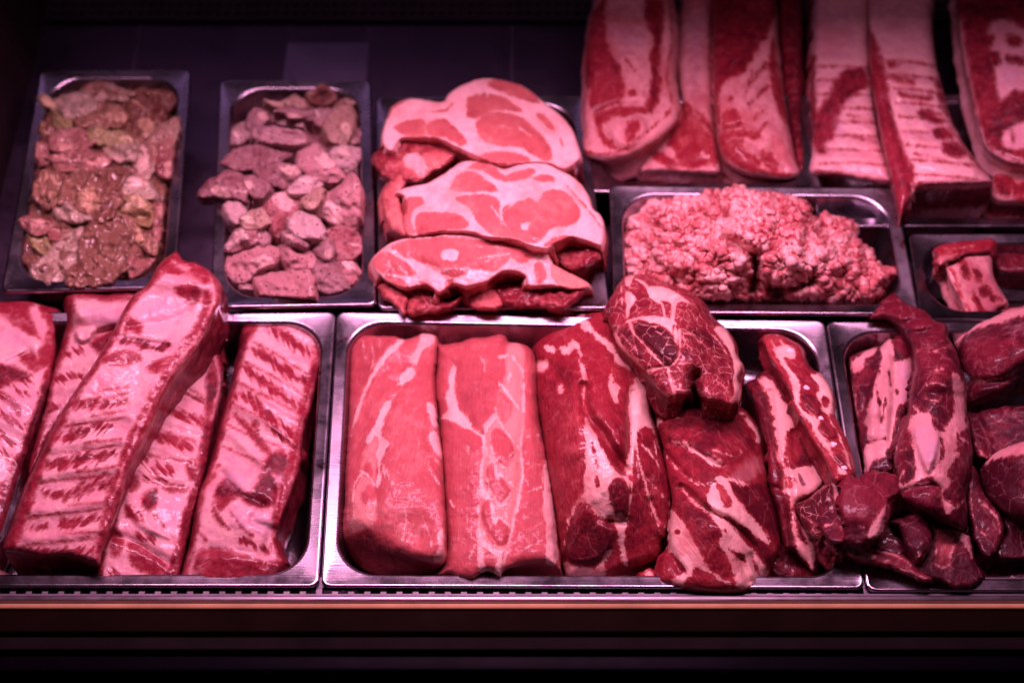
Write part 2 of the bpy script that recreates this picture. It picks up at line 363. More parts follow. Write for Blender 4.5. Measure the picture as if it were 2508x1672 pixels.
# ------------------------------------------------------------------ counter
def yz(sy, z): return float(at(CX, sy, z)[1])
deck = mesh_obj('counter_floor', *box(-1.3, 1.3, -.008, .858, -.095, -.075, .004), DECKM, smooth_=False); tag(deck, kind='structure')
counter = thing('display_counter', (0, -.05, -.3), 'dark refrigerated display counter with steel front rail and tan trim below the trays', 'display counter')
def part(name, V, Fc, m, **k): return mesh_obj(name, V, Fc, m, counter, **k)
part('front_rail', *box(-1.3, 1.3, yz(1472, .001), yz(1455, .001), -.03, .001, .003), RAIL)
part('tan_trim', *box(-1.3, 1.3, yz(1489, .000), yz(1475, .000), -.016, .000, .0025), GOLD)
part('fascia', *box(-1.3, 1.3, yz(1546, -.004), yz(1488, -.004), -.05, -.004, .002), FASC)
part('grey_ledge', *box(-1.3, 1.3, yz(1590, -.010), yz(1558, -.010), -.07, -.010, .002), GREY)
part('lower_ledge', *box(-1.3, 1.3, yz(1642, -.018), yz(1602, -.018), -.12, -.018, .003), BLUE)
part('base_panel', *box(-1.3, 1.3, yz(1900, -.11), yz(1400, -.11), -.20, -.11), BLACK, smooth_=False)
# slotted air grille between trays and rail
V, Fc = [], []
def addbox(*a):
    v, f = box(*a); n = len(V); V.extend(v); Fc.extend([tuple(i + n for i in q) for q in f])
g0, g1 = yz(1459, -.006), yz(1436, -.006)
addbox(-1.3, 1.3, g0 - .002, g0 + .0015, -.010, -.004); addbox(-1.3, 1.3, g1 - .001, g1 + .010, -.012, -.006)
for k in range(166): addbox(-1.29 + k * .0157, -1.29 + k * .0157 + .0058, g0 + .0012, g1 - .0008, -.0105, -.0065)
part('vent_grille', V, Fc, steel('grille_steel', (.10, .08, .10), .5), smooth_=False)
# rear air grille and side wall
V, Fc = [], []
ry = .862
for r in range(12): addbox(-1.3, 1.3, ry + r * .016, ry + r * .016 + .008, -.080, -.070)
for k in range(200): addbox(-1.3 + k * .013, -1.3 + k * .013 + .006, ry, ry + 12 * .016, -.081, -.0715)
part('rear_grille', V, Fc, DARK, smooth_=False)
part('rear_wall', *box(-1.3, 1.3, 1.085, 1.115, -.2, .5), DARK, smooth_=False)
part('rear_plenum', *box(-1.3, 1.3, .862, 1.085, -.13, -.10), BLACK, smooth_=False)
xl = float(at(34, 300, -.06)[0])
part('side_wall', *box(xl - .03, xl, .02, 1.084, -.2, .28), plain('dark_side', (.030, .016, .018), .3), smooth_=False)
part('rear_light_blocker', *box(-1.0, 1.2, .469, .477, .68, 1.0), DARK, smooth_=False)  # unseen plate added to keep the lamp light off the rear
part('blocker_top', *box(-1.0, 1.2, .30, .468, .99, 1.0), DARK, smooth_=False)  # unseen top of the added light blocker
part('deck_reflection_patch', *box(float(at(704, 110, -.074)[0]), float(at(902, 110, -.074)[0]), float(at(704, 232, -.074)[1]), float(at(704, 108, -.074)[1]), -.0745, -.0725), steel('painted_reflection_steel', (.33, .26, .38), .46), smooth_=False)  # lighter sheet whose colour paints the bright reflection on the rear deck
for sx in (330, 704, 900, 1254):          # raised seams of the deck sheets
    x = float(at(sx, 150, -.075)[0])
    mesh_obj('deck_seam', *box(x - .0012, x + .0012, .60, .855, -.0755, -.0742), plain('seam_steel', (.11, .08, .13), .5), counter, smooth_=False)
# ------------------------------------------------------------------ trays
def tray(corners, z, depth, label, group='steel trays in the display', flange=.0125, rc=.040, mat=None):
    nl, nr, fl, fr = [at(x, y, z) for x, y in corners]
    Wm = np.linalg.norm(nr - nl); Dm = (np.linalg.norm(fl - nl) + np.linalg.norm(fr - nr)) / 2
    def ring(inset, zz, r, n=10):
        pts = []
        for cx, cy, a0 in ((Wm - inset - r, Dm - inset - r, 0), (inset + r, Dm - inset - r, 90), (inset + r, inset + r, 180), (Wm - inset - r, inset + r, 270)):
            for k in range(n + 1):
                a = math.radians(a0 + 90 * k / n); x, y = (cx + r * math.cos(a)) / Wm, (cy + r * math.sin(a)) / Dm
                p = (nl * (1-x) + nr * x) * (1-y) + (fl * (1-x) + fr * x) * y; pts.append((p[0], p[1], z + zz))
        return pts
    prof = [(0, -.0042, .008), (0, -.0022, .008), (.0006, -.0009, .008), (.0022, 0, .0075), (.0032, -.0004, .007), (flange - .001, -.0006, rc), (flange + .0008, -.0012, rc), (flange + .0022, -.0036, rc),
            (flange + .006, -.5 * depth, rc - .002), (flange + .010, -depth + .014, rc - .004), (flange + .0135, -depth + .005, rc - .005), (flange + .020, -depth + .001, rc - .008), (flange + .027, -depth, rc - .012)]
    rings = [ring(*p) for p in prof]; n = len(rings[0])
    def build(name, rs, mat, cap=False, parent=None):
        V = [p for r in rs for p in r]; Fc = []
        for k in range(len(rs) - 1):
            for i in range(n): j = (i + 1) % n; Fc.append((k * n + i, k * n + j, (k + 1) * n + j, (k + 1) * n + i))
        if cap:
            V.append(tuple(np.mean(rs[-1], 0))); c = len(V) - 1; b = (len(rs) - 1) * n
            Fc += [(b + i, b + (i + 1) % n, c) for i in range(n)]
        return mesh_obj(name, V, Fc, mat, parent)
    base = np.mean(rings[-1], 0); root = thing('steel_tray', tuple(base), label, 'tray', group)
    build('rim', rings[:8], mat or STEEL, False, root); build('basin', rings[7:], mat or STEEL, True, root)
    return root
k_ = 2508 / 2352
def PP(*pts): return [(x * k_, y * k_) for x, y in pts]
tray([(-558, 1436), (780, 1436), (-372, 762), (823, 762)], 0, .065, 'steel tray under the long pale rib racks at the front left')
tray([(786, 1436), (2119, 1441), (824, 761), (2020, 783)], 0, .065, 'steel tray holding the pork loins and shoulder joints')
tray([(2124, 1447), (3480, 1447), (2022, 785), (3230, 785)], 0, .065, 'steel tray under the dark tenderloin and beef rounds')
tray(PP((1, 670), (401, 660), (92, 161), (438, 160)), .012, .06, 'narrow steel tray of seasoned chicken pieces')
tray(PP((482, 706), (864, 700), (505, 184), (851, 183)), .012, .06, 'narrow steel tray of peppered diced meat')
tray(PP((866, 708), (1402, 708), (864, 222), (1338, 217)), .004, .05, 'steel tray half hidden under three stacked pork chops')
tray(PP((1409, 718), (2113, 722), (1399, 424), (2057, 430)), .012, .065, 'wide steel tray heaped with minced meat')
tray(PP((2113, 735), (2840, 735), (2085, 535), (2690, 535)), .0, .05, 'steel tray holding a short slice of belly at the right edge')
tray(PP((1356, 440), (1890, 440), (1343, 216), (1830, 216)), .0, .04, 'steel tray under the pork bellies, only its front left corner showing')
tray(PP((1880, 520), (2600, 520), (1830, 216), (2480, 216)), -.004, .04, 'steel tray under the far rib racks, mostly hidden by meat')
fl = mesh_obj('floor', *box(-4, 4, -4, .1, -1.02, -1.0), plain('dark_floor', (.012, .010, .012), .7), smooth_=False); tag(fl, kind='structure')
A_ = crop(820, 780, 2.413); B_ = crop(1040, 780, 2.375); C_ = crop(1280, 740, 2.24); D_ = crop(1460, 640, 4.126); E_ = crop(1540, 940, 2.903); F_ = crop(1780, 780, 2.376)
LOIN = meat_mat('pork_loin', lean=(.44,.078,.090), dark=(.17,.010,.018), pale=(.66,.27,.245), coat=.16, marb=.12, vein=40, fibre=.8, rag=.95, mott=.5, fat=(.78,.46,.42), fat2=(.68,.34,.33))
SHOU = meat_mat('pork_shoulder', lean=(.25,.013,.026), dark=(.080,.003,.011), pale=(.43,.065,.072), marb=.12, vein=34, fibre=1.4, rag=1.0)
NECK = meat_mat('neck_steak', lean=(.22,.015,.028), dark=(.065,.004,.011), pale=(.42,.07,.075), marb=.75, vein=70, fibre=.7, rag=.5)
BONE = plain('bone', (.72, .62, .66), .35, 0, .25, 200)
MG = 'pork cuts in the middle front tray'
tag(meat('pork_loin', LOIN, A_, [(85,175),(150,103),(270,105),(360,108),(410,128),(470,108),(520,85),(600,105),(607,200),(590,330),(600,480),(612,640),(635,800),(640,950),(645,1080),(655,1200),(655,1350),(655,1440),(630,1475),(585,1515),(450,1532),(300,1526),(190,1500),(110,1440),(60,1370),(40,1300),(42,1230),(60,1080),(65,900),(68,720),(80,560),(78,400),(82,270)],
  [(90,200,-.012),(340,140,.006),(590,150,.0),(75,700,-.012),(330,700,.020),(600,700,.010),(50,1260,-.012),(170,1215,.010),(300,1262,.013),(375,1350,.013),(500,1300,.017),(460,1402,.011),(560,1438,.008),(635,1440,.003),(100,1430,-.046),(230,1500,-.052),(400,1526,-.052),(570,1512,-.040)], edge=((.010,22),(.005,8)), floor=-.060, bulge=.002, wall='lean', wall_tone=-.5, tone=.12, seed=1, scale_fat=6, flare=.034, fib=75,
  rel=[('l',[(400,140),(250,290),(160,480),(100,690)],.003,22),('l',[(440,300),(300,560),(250,800),(235,1150)],-.0035,16),('l',[(480,740),(480,1100)],.002,30),('l',[(545,640),(560,760),(630,990)],-.002,10),('b',[(545,810),(580,815),(625,870),(635,950),(625,990),(590,940),(560,880)],.003,10)],
  fat=[('T',[(30,1320),(110,1270),(170,1230),(215,1242),(235,1264),(330,1277),(370,1312),(390,1372),(450,1407),(560,1442),(640,1455),(600,1540),(300,1545),(100,1460)],-.75,8),('T',[(85,175),(150,105),(350,110),(240,270),(180,380),(140,450),(80,450)],-.25,30),('T',[(300,480),(560,380),(600,900),(600,1100),(400,1350),(250,1200),(270,900)],.22,60),  # front cut face toned down: deeper lean, with its shade painted in
  ('f',[(400,125,15),(330,190,20),(250,290,14),(195,390,9),(150,500,8),(118,600,7),(95,690,5)]),('f',[(165,130,2),(175,200,2),(185,260,1)]),('f',[(265,110,2),(262,170,2)]),('f',[(215,150,1),(230,220,2),(215,300,1)]),
  ('F',[(510,88),(570,90),(600,110),(590,140),(530,190),(480,270),(450,255),(440,230),(480,170),(500,130)]),
  ('F',[(430,290),(470,300),(465,345),(400,400),(350,470),(300,600),(270,680),(330,740),(300,770),(270,860),(280,940),(250,1000),(240,1000),(250,900),(240,800),(180,720),(230,640),(255,560),(290,500),(340,450),(380,350)]),
  ('T',[(150,860),(180,760),(240,680),(262,760),(250,850),(235,1000),(250,1100),(240,1170),(215,1220),(110,1265),(95,1220),(110,1130),(120,1000),(150,930)],.75,14),
  ('M',[(300,420),(340,395),(400,400),(390,420),(340,445)]),('M',[(285,610),(310,560),(350,510),(385,495),(370,540),(320,590)]),('M',[(190,760),(240,690),(255,740),(240,800),(200,800)]),
  ('T',[(165,890),(210,850),(225,930),(205,950)],.0,10),('T',[(155,1040),(210,980),(240,1050),(180,1090)],.0,14),('T',[(300,410),(340,395),(400,400),(340,445)],.1,8),
  ('f',[(150,900,5),(200,930,6),(235,985,6)]),('f',[(150,920,5),(110,1010,4),(110,1120,4),(95,1230,6)]),('f',[(240,1080,5),(215,1220,5)]),
  ('F',[(540,500),(560,490),(595,530),(610,640),(570,620),(545,540)]),('F',[(550,680),(600,665),(630,760),(635,830),(600,790),(560,740)]),('V',[(550,520),(590,530),(635,820),(560,740)],20),
  ('f',[(545,810,2),(580,815,3),(625,870,3),(635,950,2)]),('f',[(545,820,2),(560,880,2),(590,940,3),(625,990,2)]),('T',[(545,810),(580,815),(625,870),(635,950),(625,990),(590,940),(560,880)],-.15,10),
  ('F',[(610,1255),(645,1240),(650,1340),(620,1350),(600,1330)]),('F',[(590,1390),(625,1345),(655,1360),(645,1445),(585,1430)]),
  ('f',[(500,740,3),(490,800,2),(480,860,2)]),('f',[(410,1110,2),(420,1200,2),(400,1310,4)]),('f',[(520,1170,2),(560,1290,2),(570,1350,2)]),('f',[(300,880,4),(320,950,3),(350,980,2)]),('f',[(280,860,5),(300,950,6),(330,970,3)])]),
  'pale pink boneless pork loin lying leftmost in the middle tray, dark cut end forward', 'pork loin', MG)
tag(meat('pork_loin', LOIN, B_, [(75,135),(100,150),(190,140),(280,110),(340,108),(430,93),(470,105),(485,135),(540,138),(600,160),(632,200),(640,300),(648,430),(655,560),(680,680),(710,800),(730,920),(750,1080),(762,1230),(770,1370),(783,1450),(783,1450),(700,1432),(590,1438),(470,1465),(440,1512),(440,1512),(390,1478),(340,1482),(280,1522),(200,1520),(150,1490),(50,1505),(110,1430),(125,1300),(118,1150),(110,1000),(100,850),(95,700),(85,560),(62,440),(70,300)],
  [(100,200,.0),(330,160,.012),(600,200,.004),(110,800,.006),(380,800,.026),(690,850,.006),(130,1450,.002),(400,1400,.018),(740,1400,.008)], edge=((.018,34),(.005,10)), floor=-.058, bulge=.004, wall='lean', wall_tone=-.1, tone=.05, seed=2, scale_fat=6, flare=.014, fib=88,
  rel=[('l',[(575,250),(575,600),(560,950),(480,1400)],-.003,13),('l',[(340,690),(330,990),(315,1200)],-.002,10),('l',[(170,270),(190,500),(340,690)],-.0035,16),('b',[(410,440),(450,425),(510,490),(515,540),(455,615),(410,500)],.0012,12),('b',[(400,640),(440,640),(500,700),(520,780),(470,865),(385,740)],.0012,12),('b',[(370,850),(415,920),(500,990),(440,1085),(370,980)],.0012,12),('b',[(345,1065),(410,1190),(440,1160),(500,1230),(440,1320),(330,1150)],.0012,12)],
  fat=[('T',[(470,215),(490,150),(540,140),(580,190),(575,330),(575,450),(580,600),(565,780),(565,970),(540,1100),(500,1260),(470,1400),(440,1480),(340,1460),(330,1330),(310,1180),(325,1050),(350,1010),(330,980),(330,850),(350,780),(340,680),(400,590),(410,440),(440,380),(470,300)],1.0,14),
  ('T',[(190,240),(300,180),(420,240),(450,380),(410,430),(410,560),(330,590),(260,600),(210,500),(180,400)],-.2,40),
  ('T',[(410,440),(450,425),(510,490),(515,540),(490,590),(455,615),(425,560),(410,500)],.25,12),('T',[(400,640),(440,640),(500,700),(520,780),(485,830),(470,865),(420,830),(385,740),(385,690)],.12,12),
  ('T',[(370,850),(400,840),(415,920),(440,910),(500,990),(500,1030),(460,1085),(410,1060),(370,980),(355,900)],-.05,12),('T',[(345,1065),(380,1060),(395,1150),(410,1190),(440,1160),(500,1230),(495,1290),(440,1320),(390,1310),(350,1240),(330,1150)],.0,12),('T',[(355,1330),(400,1370),(430,1400),(430,1460),(360,1450),(345,1400)],.2,12),
  ('f',[(440,225,10.0),(500,215,7.2),(550,270,7.2),(575,330,7.2),(575,470,8.6),(575,600,7.2),(560,750,7.2),(570,900,8.6),(555,1000,8.6),(520,1170,8.6),(490,1310,8.6),(460,1430,11.3)]),('V',[(560,280),(600,280),(595,600),(560,600)],20),
  ('f',[(440,380,16.7),(480,430,10.0),(540,510,7.2),(565,560,5.9)]),('f',[(415,520,7.2),(430,590,11.3),(500,690,7.2),(550,760,7.2)]),('f',[(410,570,19.4),(360,630,16.7),(345,720,12.7),(350,790,19.4),(330,860,10.0),(330,990,11.3)]),
  ('f',[(385,700,4.6),(390,760,5.9),(425,840,8.6),(470,865,7.2),(485,810,5.9),(520,780,5.9)]),('f',[(380,800,11.3),(410,850,11.3),(425,930,12.7),(440,905,8.6),(500,960,7.2),(550,1000,7.2)]),
  ('f',[(360,930,5.9),(380,1000,8.6),(440,1085,12.7),(480,1050,10.0),(500,1015,7.2)]),('f',[(385,1070,7.2),(400,1130,8.6),(410,1190,8.6),(430,1150,7.2),(500,1210,7.2)]),('f',[(330,1010,27.5),(360,1030,19.4)]),
  ('f',[(312,1080,7.2),(312,1200,8.6),(330,1290,19.4),(370,1330,14.0),(420,1360,14.0),(470,1340,7.2)]),('f',[(330,1300,14.0),(320,1390,16.7),(340,1470,19.4)]),('f',[(425,1480,24.8),(440,1390,14.0)]),
  ('F',[(170,270),(185,310),(175,420),(200,510),(250,590),(300,650),(340,690),(300,670),(230,640),(180,610),(130,590),(90,580),(140,530),(120,470),(135,400),(145,320)]),
  ('f',[(310,210,1.9),(345,250,4.6),(350,300,1.9)]),('f',[(590,690,3.2),(660,680,3.2)]),('f',[(500,320,8.6),(485,370,8.6)]),('f',[(590,880,3.2),(640,850,3.2),(700,850,1.9)]),('f',[(600,1230,1.9),(690,1180,3.2)]),('f',[(560,1350,1.9),(680,1290,3.2)]),('f',[(590,1010,1.9),(680,980,3.2)]),('f',[(250,740,3.2),(255,790,1.9)]),('f',[(150,1060,4.6),(170,1100,1.9)]),('f',[(290,1320,3.2),(260,1390,3.2)]),
  ('F',[(700,830),(715,830),(735,960),(752,1100),(765,1260),(775,1400),(740,1440),(705,1420),(710,1250),(690,1060),(690,920)])]),
  'pink pork loin with a chain of finger shaped red muscles down its middle', 'pork loin', MG)
tag(meat('pork_shoulder', SHOU, C_, [(60,250),(100,190),(180,130),(240,95),(330,45),(480,40),(560,180),(640,340),(700,440),(715,500),(710,620),(735,700),(760,830),(800,960),(820,1080),(805,1180),(790,1290),(768,1300),(750,1400),(690,1440),(620,1460),(560,1490),(460,1522),(330,1515),(250,1520),(215,1460),(190,1330),(180,1200),(160,1060),(130,880),(105,700),(80,550),(70,420),(75,330)],
  [(100,230,-.008),(330,90,.0),(600,330,.012),(90,600,.0),(360,600,.040),(680,650,.018),(160,1000,.004),(450,1000,.044),(780,1050,.012),(230,1450,-.030),(480,1480,-.022),(720,1380,-.010)], edge=((.018,34),(.006,10)), floor=-.056, bulge=.006, tuck=.008, seed=3, relk=1.7, scale_fat=7.5, fib=97, tone=-.05,
  rel=[('l',[(335,460),(340,560),(370,640),(440,720),(480,790),(530,870),(570,930)],-.008,13),('l',[(600,500),(590,800),(600,960)],-.004,12),('l',[(290,350),(300,560),(290,800)],.006,34),('l',[(70,330),(150,350),(230,460)],-.004,14),('l',[(420,430),(520,760)],.006,40),('l',[(480,1200),(560,1200)],-.003,12),('l',[(700,1090),(740,1200)],-.003,10),('b',[(260,1200),(350,1105),(420,1190),(510,1240),(480,1360),(350,1440),(230,1400)],.003,20),('b',[(480,990),(570,985),(580,1130),(510,1160)],.003,14)],
  fat=[('T',[(340,330),(500,300),(590,420),(580,800),(560,920),(480,820),(400,700),(340,600)],-.1,30),('T',[(80,400),(300,350),(330,560),(200,700),(110,700)],-.35,40),('T',[(250,560),(330,560),(340,700),(330,900),(230,860),(180,820)],.45,50),('T',[(600,980),(800,960),(810,1200),(760,1330),(600,1440)],-.3,40),
  ('F',[(240,100),(330,50),(360,110),(420,170),(490,230),(540,310),(620,360),(640,380),(600,370),(520,340),(490,290),(450,240),(390,190),(320,140),(260,120)]),('M',[(260,110),(320,115),(325,130),(270,125)]),
  ('F',[(120,235),(150,230),(185,265),(180,285),(130,265)]),('F',[(205,250),(250,230),(280,205),(310,230),(330,280),(320,310),(290,260),(240,290),(210,280)]),('f',[(310,320,10),(335,380,12),(335,450,8),(335,560,2)]),
  ('F',[(465,450),(490,370),(505,440),(530,460),(525,500),(515,560),(490,520),(470,490)]),('F',[(75,330),(130,320),(145,350),(95,390),(78,380)]),('F',[(190,455),(215,460),(225,495),(205,510),(190,490)]),
  ('F',[(640,370),(660,400),(690,470),(680,530),(700,600),(720,680),(750,800),(720,720),(690,680),(640,700),(625,760),(610,860),(605,940),(570,950),(565,890),(590,800),(590,620),(580,510),(610,440)]),('M',[(690,460),(712,500),(710,610),(690,560)]),
  ('F',[(340,630),(360,650),(400,710),(430,780),(470,860),(520,930),(580,965),(590,1020),(585,1100),(550,1190),(570,1200),(560,1300),(575,1440),(540,1410),(525,1290),(500,1200),(450,1190),(400,1170),(370,1110),(320,1100),(270,1180),(240,1290),(225,1330),(250,1190),(290,1100),(330,1040),(330,960),(350,880),(340,760)]),
  ('M',[(480,990),(520,960),(570,985),(585,1050),(580,1130),(550,1190),(510,1160),(475,1060)]),('T',[(480,990),(520,960),(570,985),(585,1050),(580,1130),(550,1190),(510,1160),(475,1060)],-.55,10),
  ('M',[(260,1200),(300,1140),(350,1105),(390,1150),(420,1190),(470,1200),(510,1240),(510,1310),(480,1360),(430,1410),(390,1450),(350,1440),(290,1430),(250,1450),(220,1400),(230,1300)]),('T',[(260,1200),(300,1140),(350,1105),(390,1150),(420,1190),(470,1200),(510,1240),(510,1310),(480,1360),(430,1410),(390,1450),(350,1440),(290,1430),(250,1450),(220,1400),(230,1300)],-.8,10),
  ('F',[(225,1430),(280,1440),(340,1445),(400,1460),(460,1360),(490,1360),(450,1440),(450,1500),(330,1515),(240,1510)]),('V',[(225,1430),(300,1440),(300,1515),(235,1515)],14),
  ('f',[(640,860,6),(670,980,9),(700,1090,8),(730,1180,8),(760,1280,4)]),('f',[(670,950,3),(740,1030,4),(810,1110,3)]),('f',[(650,780,5),(700,830,6),(750,900,5),(780,960,2)]),('f',[(600,980,6),(590,1100,5),(575,1200,5)]),('f',[(700,1150,2),(760,1210,3),(790,1240,2)]),('f',[(720,760,4),(740,860,2)]),('f',[(620,760,5),(630,860,4)]),
  ('m',[(380,770,3),(400,850,5),(410,900,4)]),('m',[(405,960,4),(410,1000,5)])]),
  'tall boned pork shoulder standing between the pink loin and the marbled neck steak', 'pork joint', MG)
nk = meat('neck_steak', NECK, D_, [(120,480),(140,400),(210,280),(290,150),(390,130),(600,140),(680,210),(850,250),(1000,330),(1100,430),(1180,560),(1300,670),(1400,800),(1440,980),(1480,1040),(1470,1110),(1440,1160),(1450,1300),(1400,1440),(1350,1465),(1230,1430),(1100,1400),(1020,1340),(990,1270),(965,1290),(930,1370),(830,1380),(730,1390),(620,1300),(550,1200),(480,1110),(380,1010),(280,920),(200,820),(170,720),(120,600)],
  [(150,480,.035),(380,200,.045),(640,200,.028),(900,420,.062),(1150,520,.034),(500,700,.068),(950,900,.080),(1420,980,.042),(700,1250,.066),(1250,1300,.070)], edge=((.012,24),(.005,9)), th=.04, bulge=.005, seed=4, fib=60, nz=(.0012,20), g=2.6, scale_fat=6, tone=-.1,
  rel=[('l',[(990,1340),(985,1200),(1010,1160)],-.022,16),('l',[(540,260),(800,330),(1000,460),(1190,690),(1330,900),(1390,1150)],.004,18),('l',[(300,300),(300,580)],-.004,8),('l',[(490,1110),(640,1080),(740,1060)],-.003,7),('l',[(345,600),(700,640),(790,760),(820,840)],-.002,8),('b',[(350,600),(540,630),(760,730),(840,880),(790,1010),(700,1030),(560,880),(430,760)],.003,12)],
  fat=[('T',[(350,600),(540,630),(760,730),(840,880),(790,1010),(700,1030),(560,880),(430,760)],-.9,14),('T',[(190,680),(330,660),(420,800),(480,1000),(340,900),(220,760)],-.75,20),('T',[(900,640),(1100,680),(1250,830),(1370,1100),(1380,1350),(1200,1400),(1020,1300),(1000,1150),(850,1000),(860,800)],-.55,30),('T',[(530,1120),(700,1110),(760,1260),(760,1370),(700,1370),(580,1230)],-.4,20),
  ('F',[(290,160),(390,135),(370,180),(340,240),(300,260),(290,210)]),('F',[(300,300),(400,350),(395,420),(350,470),(335,560),(300,580),(300,450)]),('f',[(400,180,12),(480,220,18),(530,280,20)]),
  ('F',[(530,250),(700,260),(800,310),(930,400),(1000,450),(880,410),(820,430),(800,540),(790,610),(740,600),(760,500),(740,420),(660,400),(640,430),(570,390),(520,330)]),('f',[(660,420,12),(680,470,14),(690,550,12)]),
  ('F',[(310,590),(400,565),(520,550),(700,560),(800,600),(830,650),(780,640),(770,740),(720,690),(640,640),(540,620),(430,590),(350,620),(290,630)]),('f',[(340,620,22),(380,730,12),(450,800,10),(520,880,10),(600,970,8),(680,1050,12)]),
  ('F',[(795,650),(830,730),(820,820),(800,830),(780,730)]),('f',[(840,700,20),(850,850,12),(840,950,12),(800,1020,18),(740,1060,16),(640,1080,14),(520,1100,16)]),('f',[(820,1040,10),(900,1030,8),(980,1030,4)]),
  ('f',[(190,740,24),(250,860,24),(330,950,20),(400,1010,14),(480,1090,10)]),('f',[(730,1080,16),(745,1180,16),(780,1270,22),(860,1300,12),(960,1300,8)]),('f',[(790,1270,24),(790,1370,18)]),
  ('F',[(1190,680),(1270,650),(1380,800),(1430,960),(1480,1040),(1460,1110),(1430,1180),(1450,1300),(1400,1430),(1340,1420),(1390,1330),(1380,1200),(1390,1100),(1370,970),(1320,870),(1260,780)]),('f',[(1170,740,6),(1250,820,8),(1330,950,5)]),
  ('f',[(890,730,6),(980,740,6),(1050,830,6),(1080,790,4)]),('f',[(950,590,6),(920,660,6)]),('f',[(1200,1380,6),(1190,1280,5),(1250,1230,4)]),('f',[(370,740,6),(390,850,7),(420,940,6)]),('f',[(250,730,4),(330,820,5),(420,900,4)]),('f',[(520,900,5),(600,980,5)]),('f',[(840,520,5),(900,490,6),(950,560,4)]),('f',[(1280,1250,5),(1330,1280,5),(1340,1200,4)]),('f',[(250,240,10),(255,310,8)]),('f',[(260,370,8),(262,440,6)])])
tag(nk, 'marbled pork neck steak with a fat rim, lying on top across two shoulder joints', 'neck steak', MG)
s2 = meat('pork_shoulder', SHOU, E_, [(175,170),(230,120),(350,100),(540,90),(720,130),(830,190),(900,270),(945,390),(960,500),(985,640),(1000,750),(1050,880),(1070,1000),(1080,1080),(1070,1190),(1000,1290),(960,1390),(900,1440),(840,1480),(700,1498),(550,1490),(400,1470),(280,1445),(200,1420),(190,1330),(220,1240),(270,1170),(280,1060),(300,900),(300,800),(270,660),(240,470),(200,330),(180,250)],
  [(220,180,.0),(540,130,.008),(860,300,.0),(300,600,.016),(620,560,.036),(950,600,.004),(350,1000,.022),(640,1000,.044),(1020,1000,.0),(260,1380,.006),(600,1420,.014),(940,1380,.006)], edge=((.018,34),(.006,10)), th=.03, bulge=.006, tuck=.010, seed=5, relk=1.6, scale_fat=7.5, fib=120, tone=-.15,
  rel=[('l',[(300,420),(470,480),(600,570),(660,590)],-.003,10),('l',[(380,740),(560,910),(730,990),(900,1180),(960,1360)],-.006,12),('l',[(870,1220),(930,1390)],-.006,9),('l',[(800,1250),(860,1400)],-.004,10),('l',[(240,470),(420,670)],-.003,9),('b',[(220,280),(350,130),(560,110),(830,330),(830,520),(600,560),(280,430)],.004,40),('l',[(270,1170),(330,1260),(370,1330)],-.004,12)],
  fat=[('T',[(220,280),(350,130),(560,110),(740,220),(830,330),(900,440),(830,520),(700,560),(600,560),(450,460),(280,430)],-.55,30),('T',[(310,650),(420,800),(560,920),(640,1100),(700,1250),(720,1370),(650,1380),(540,1250),(450,1080),(330,900)],-.5,20),('T',[(730,720),(860,720),(970,690),(1010,800),(1060,960),(1070,1080),(960,1020),(820,860)],-.9,14),('T',[(740,990),(820,1010),(1000,1150),(1000,1280),(900,1180)],-.55,14),
  ('f',[(350,110,10),(290,180,16),(230,240,18),(205,300,12)]),('F',[(300,410),(390,410),(470,460),(560,510),(650,545),(660,595),(590,585),(500,520),(440,480),(380,440)]),
  ('F',[(590,680),(640,650),(720,660),(800,690),(860,710),(800,720),(740,700),(640,700)]),('V',[(600,640),(720,640),(830,530),(940,500),(950,620),(880,700),(820,710),(730,690)],14),
  ('F',[(550,830),(560,770),(600,700),(700,680),(740,760),(820,880),(900,970),(1000,1090),(1000,1140),(950,1120),(880,1060),(800,1000),(730,960),(640,930),(600,900)]),('M',[(620,720),(660,720),(720,800),(735,870),(700,880),(650,810)]),('T',[(620,720),(660,720),(720,800),(735,870),(700,880),(650,810)],.85,10),
  ('f',[(380,740,5),(430,810,11),(500,870,13),(560,910,13)]),
  ('F',[(540,890),(620,930),(700,970),(730,1000),(800,1090),(880,1170),(950,1260),(985,1340),(970,1380),(930,1370),(900,1260),(870,1220),(900,1300),(930,1370),(860,1440),(780,1460),(740,1350),(700,1230),(640,1140),(660,1090),(620,990)]),('M',[(720,1180),(800,1210),(830,1260),(780,1240)]),('m',[(880,1230,10),(910,1320,8)]),
  ('F',[(300,890),(350,930),(420,1040),(480,1150),(540,1260),(590,1320),(680,1390),(760,1430),(700,1420),(600,1390),(500,1400),(400,1430),(320,1420),(330,1370),(400,1330),(370,1280),(290,1190),(270,1150),(285,1020)]),('M',[(480,1290),(560,1340),(640,1400),(700,1440),(560,1470),(430,1460),(400,1400),(460,1340)]),
  ('f',[(240,470,3),(330,590,5),(420,670,5),(500,720,3)]),('F',[(830,240),(900,290),(940,380),(920,430),(870,350)]),('M',[(835,290),(890,330),(910,390),(870,350)]),('T',[(835,290),(890,330),(910,390),(870,350)],.5,8),('f',[(750,210,3),(830,215,5),(850,260,5)]),('f',[(600,465,4),(680,495,4),(780,520,4),(800,480,4)]),
  ('f',[(330,240,2),(400,250,2)]),('f',[(560,110,3),(555,170,2),(510,200,1)]),('m',[(335,1050,6),(355,1052,4)]),('m',[(690,1045,6),(700,1060,5)]),('f',[(500,700,4),(560,730,3),(600,740,3)])])
tag(s2, 'banded pork shoulder in the middle tray, its fatty end over the front rim', 'pork joint', MG)
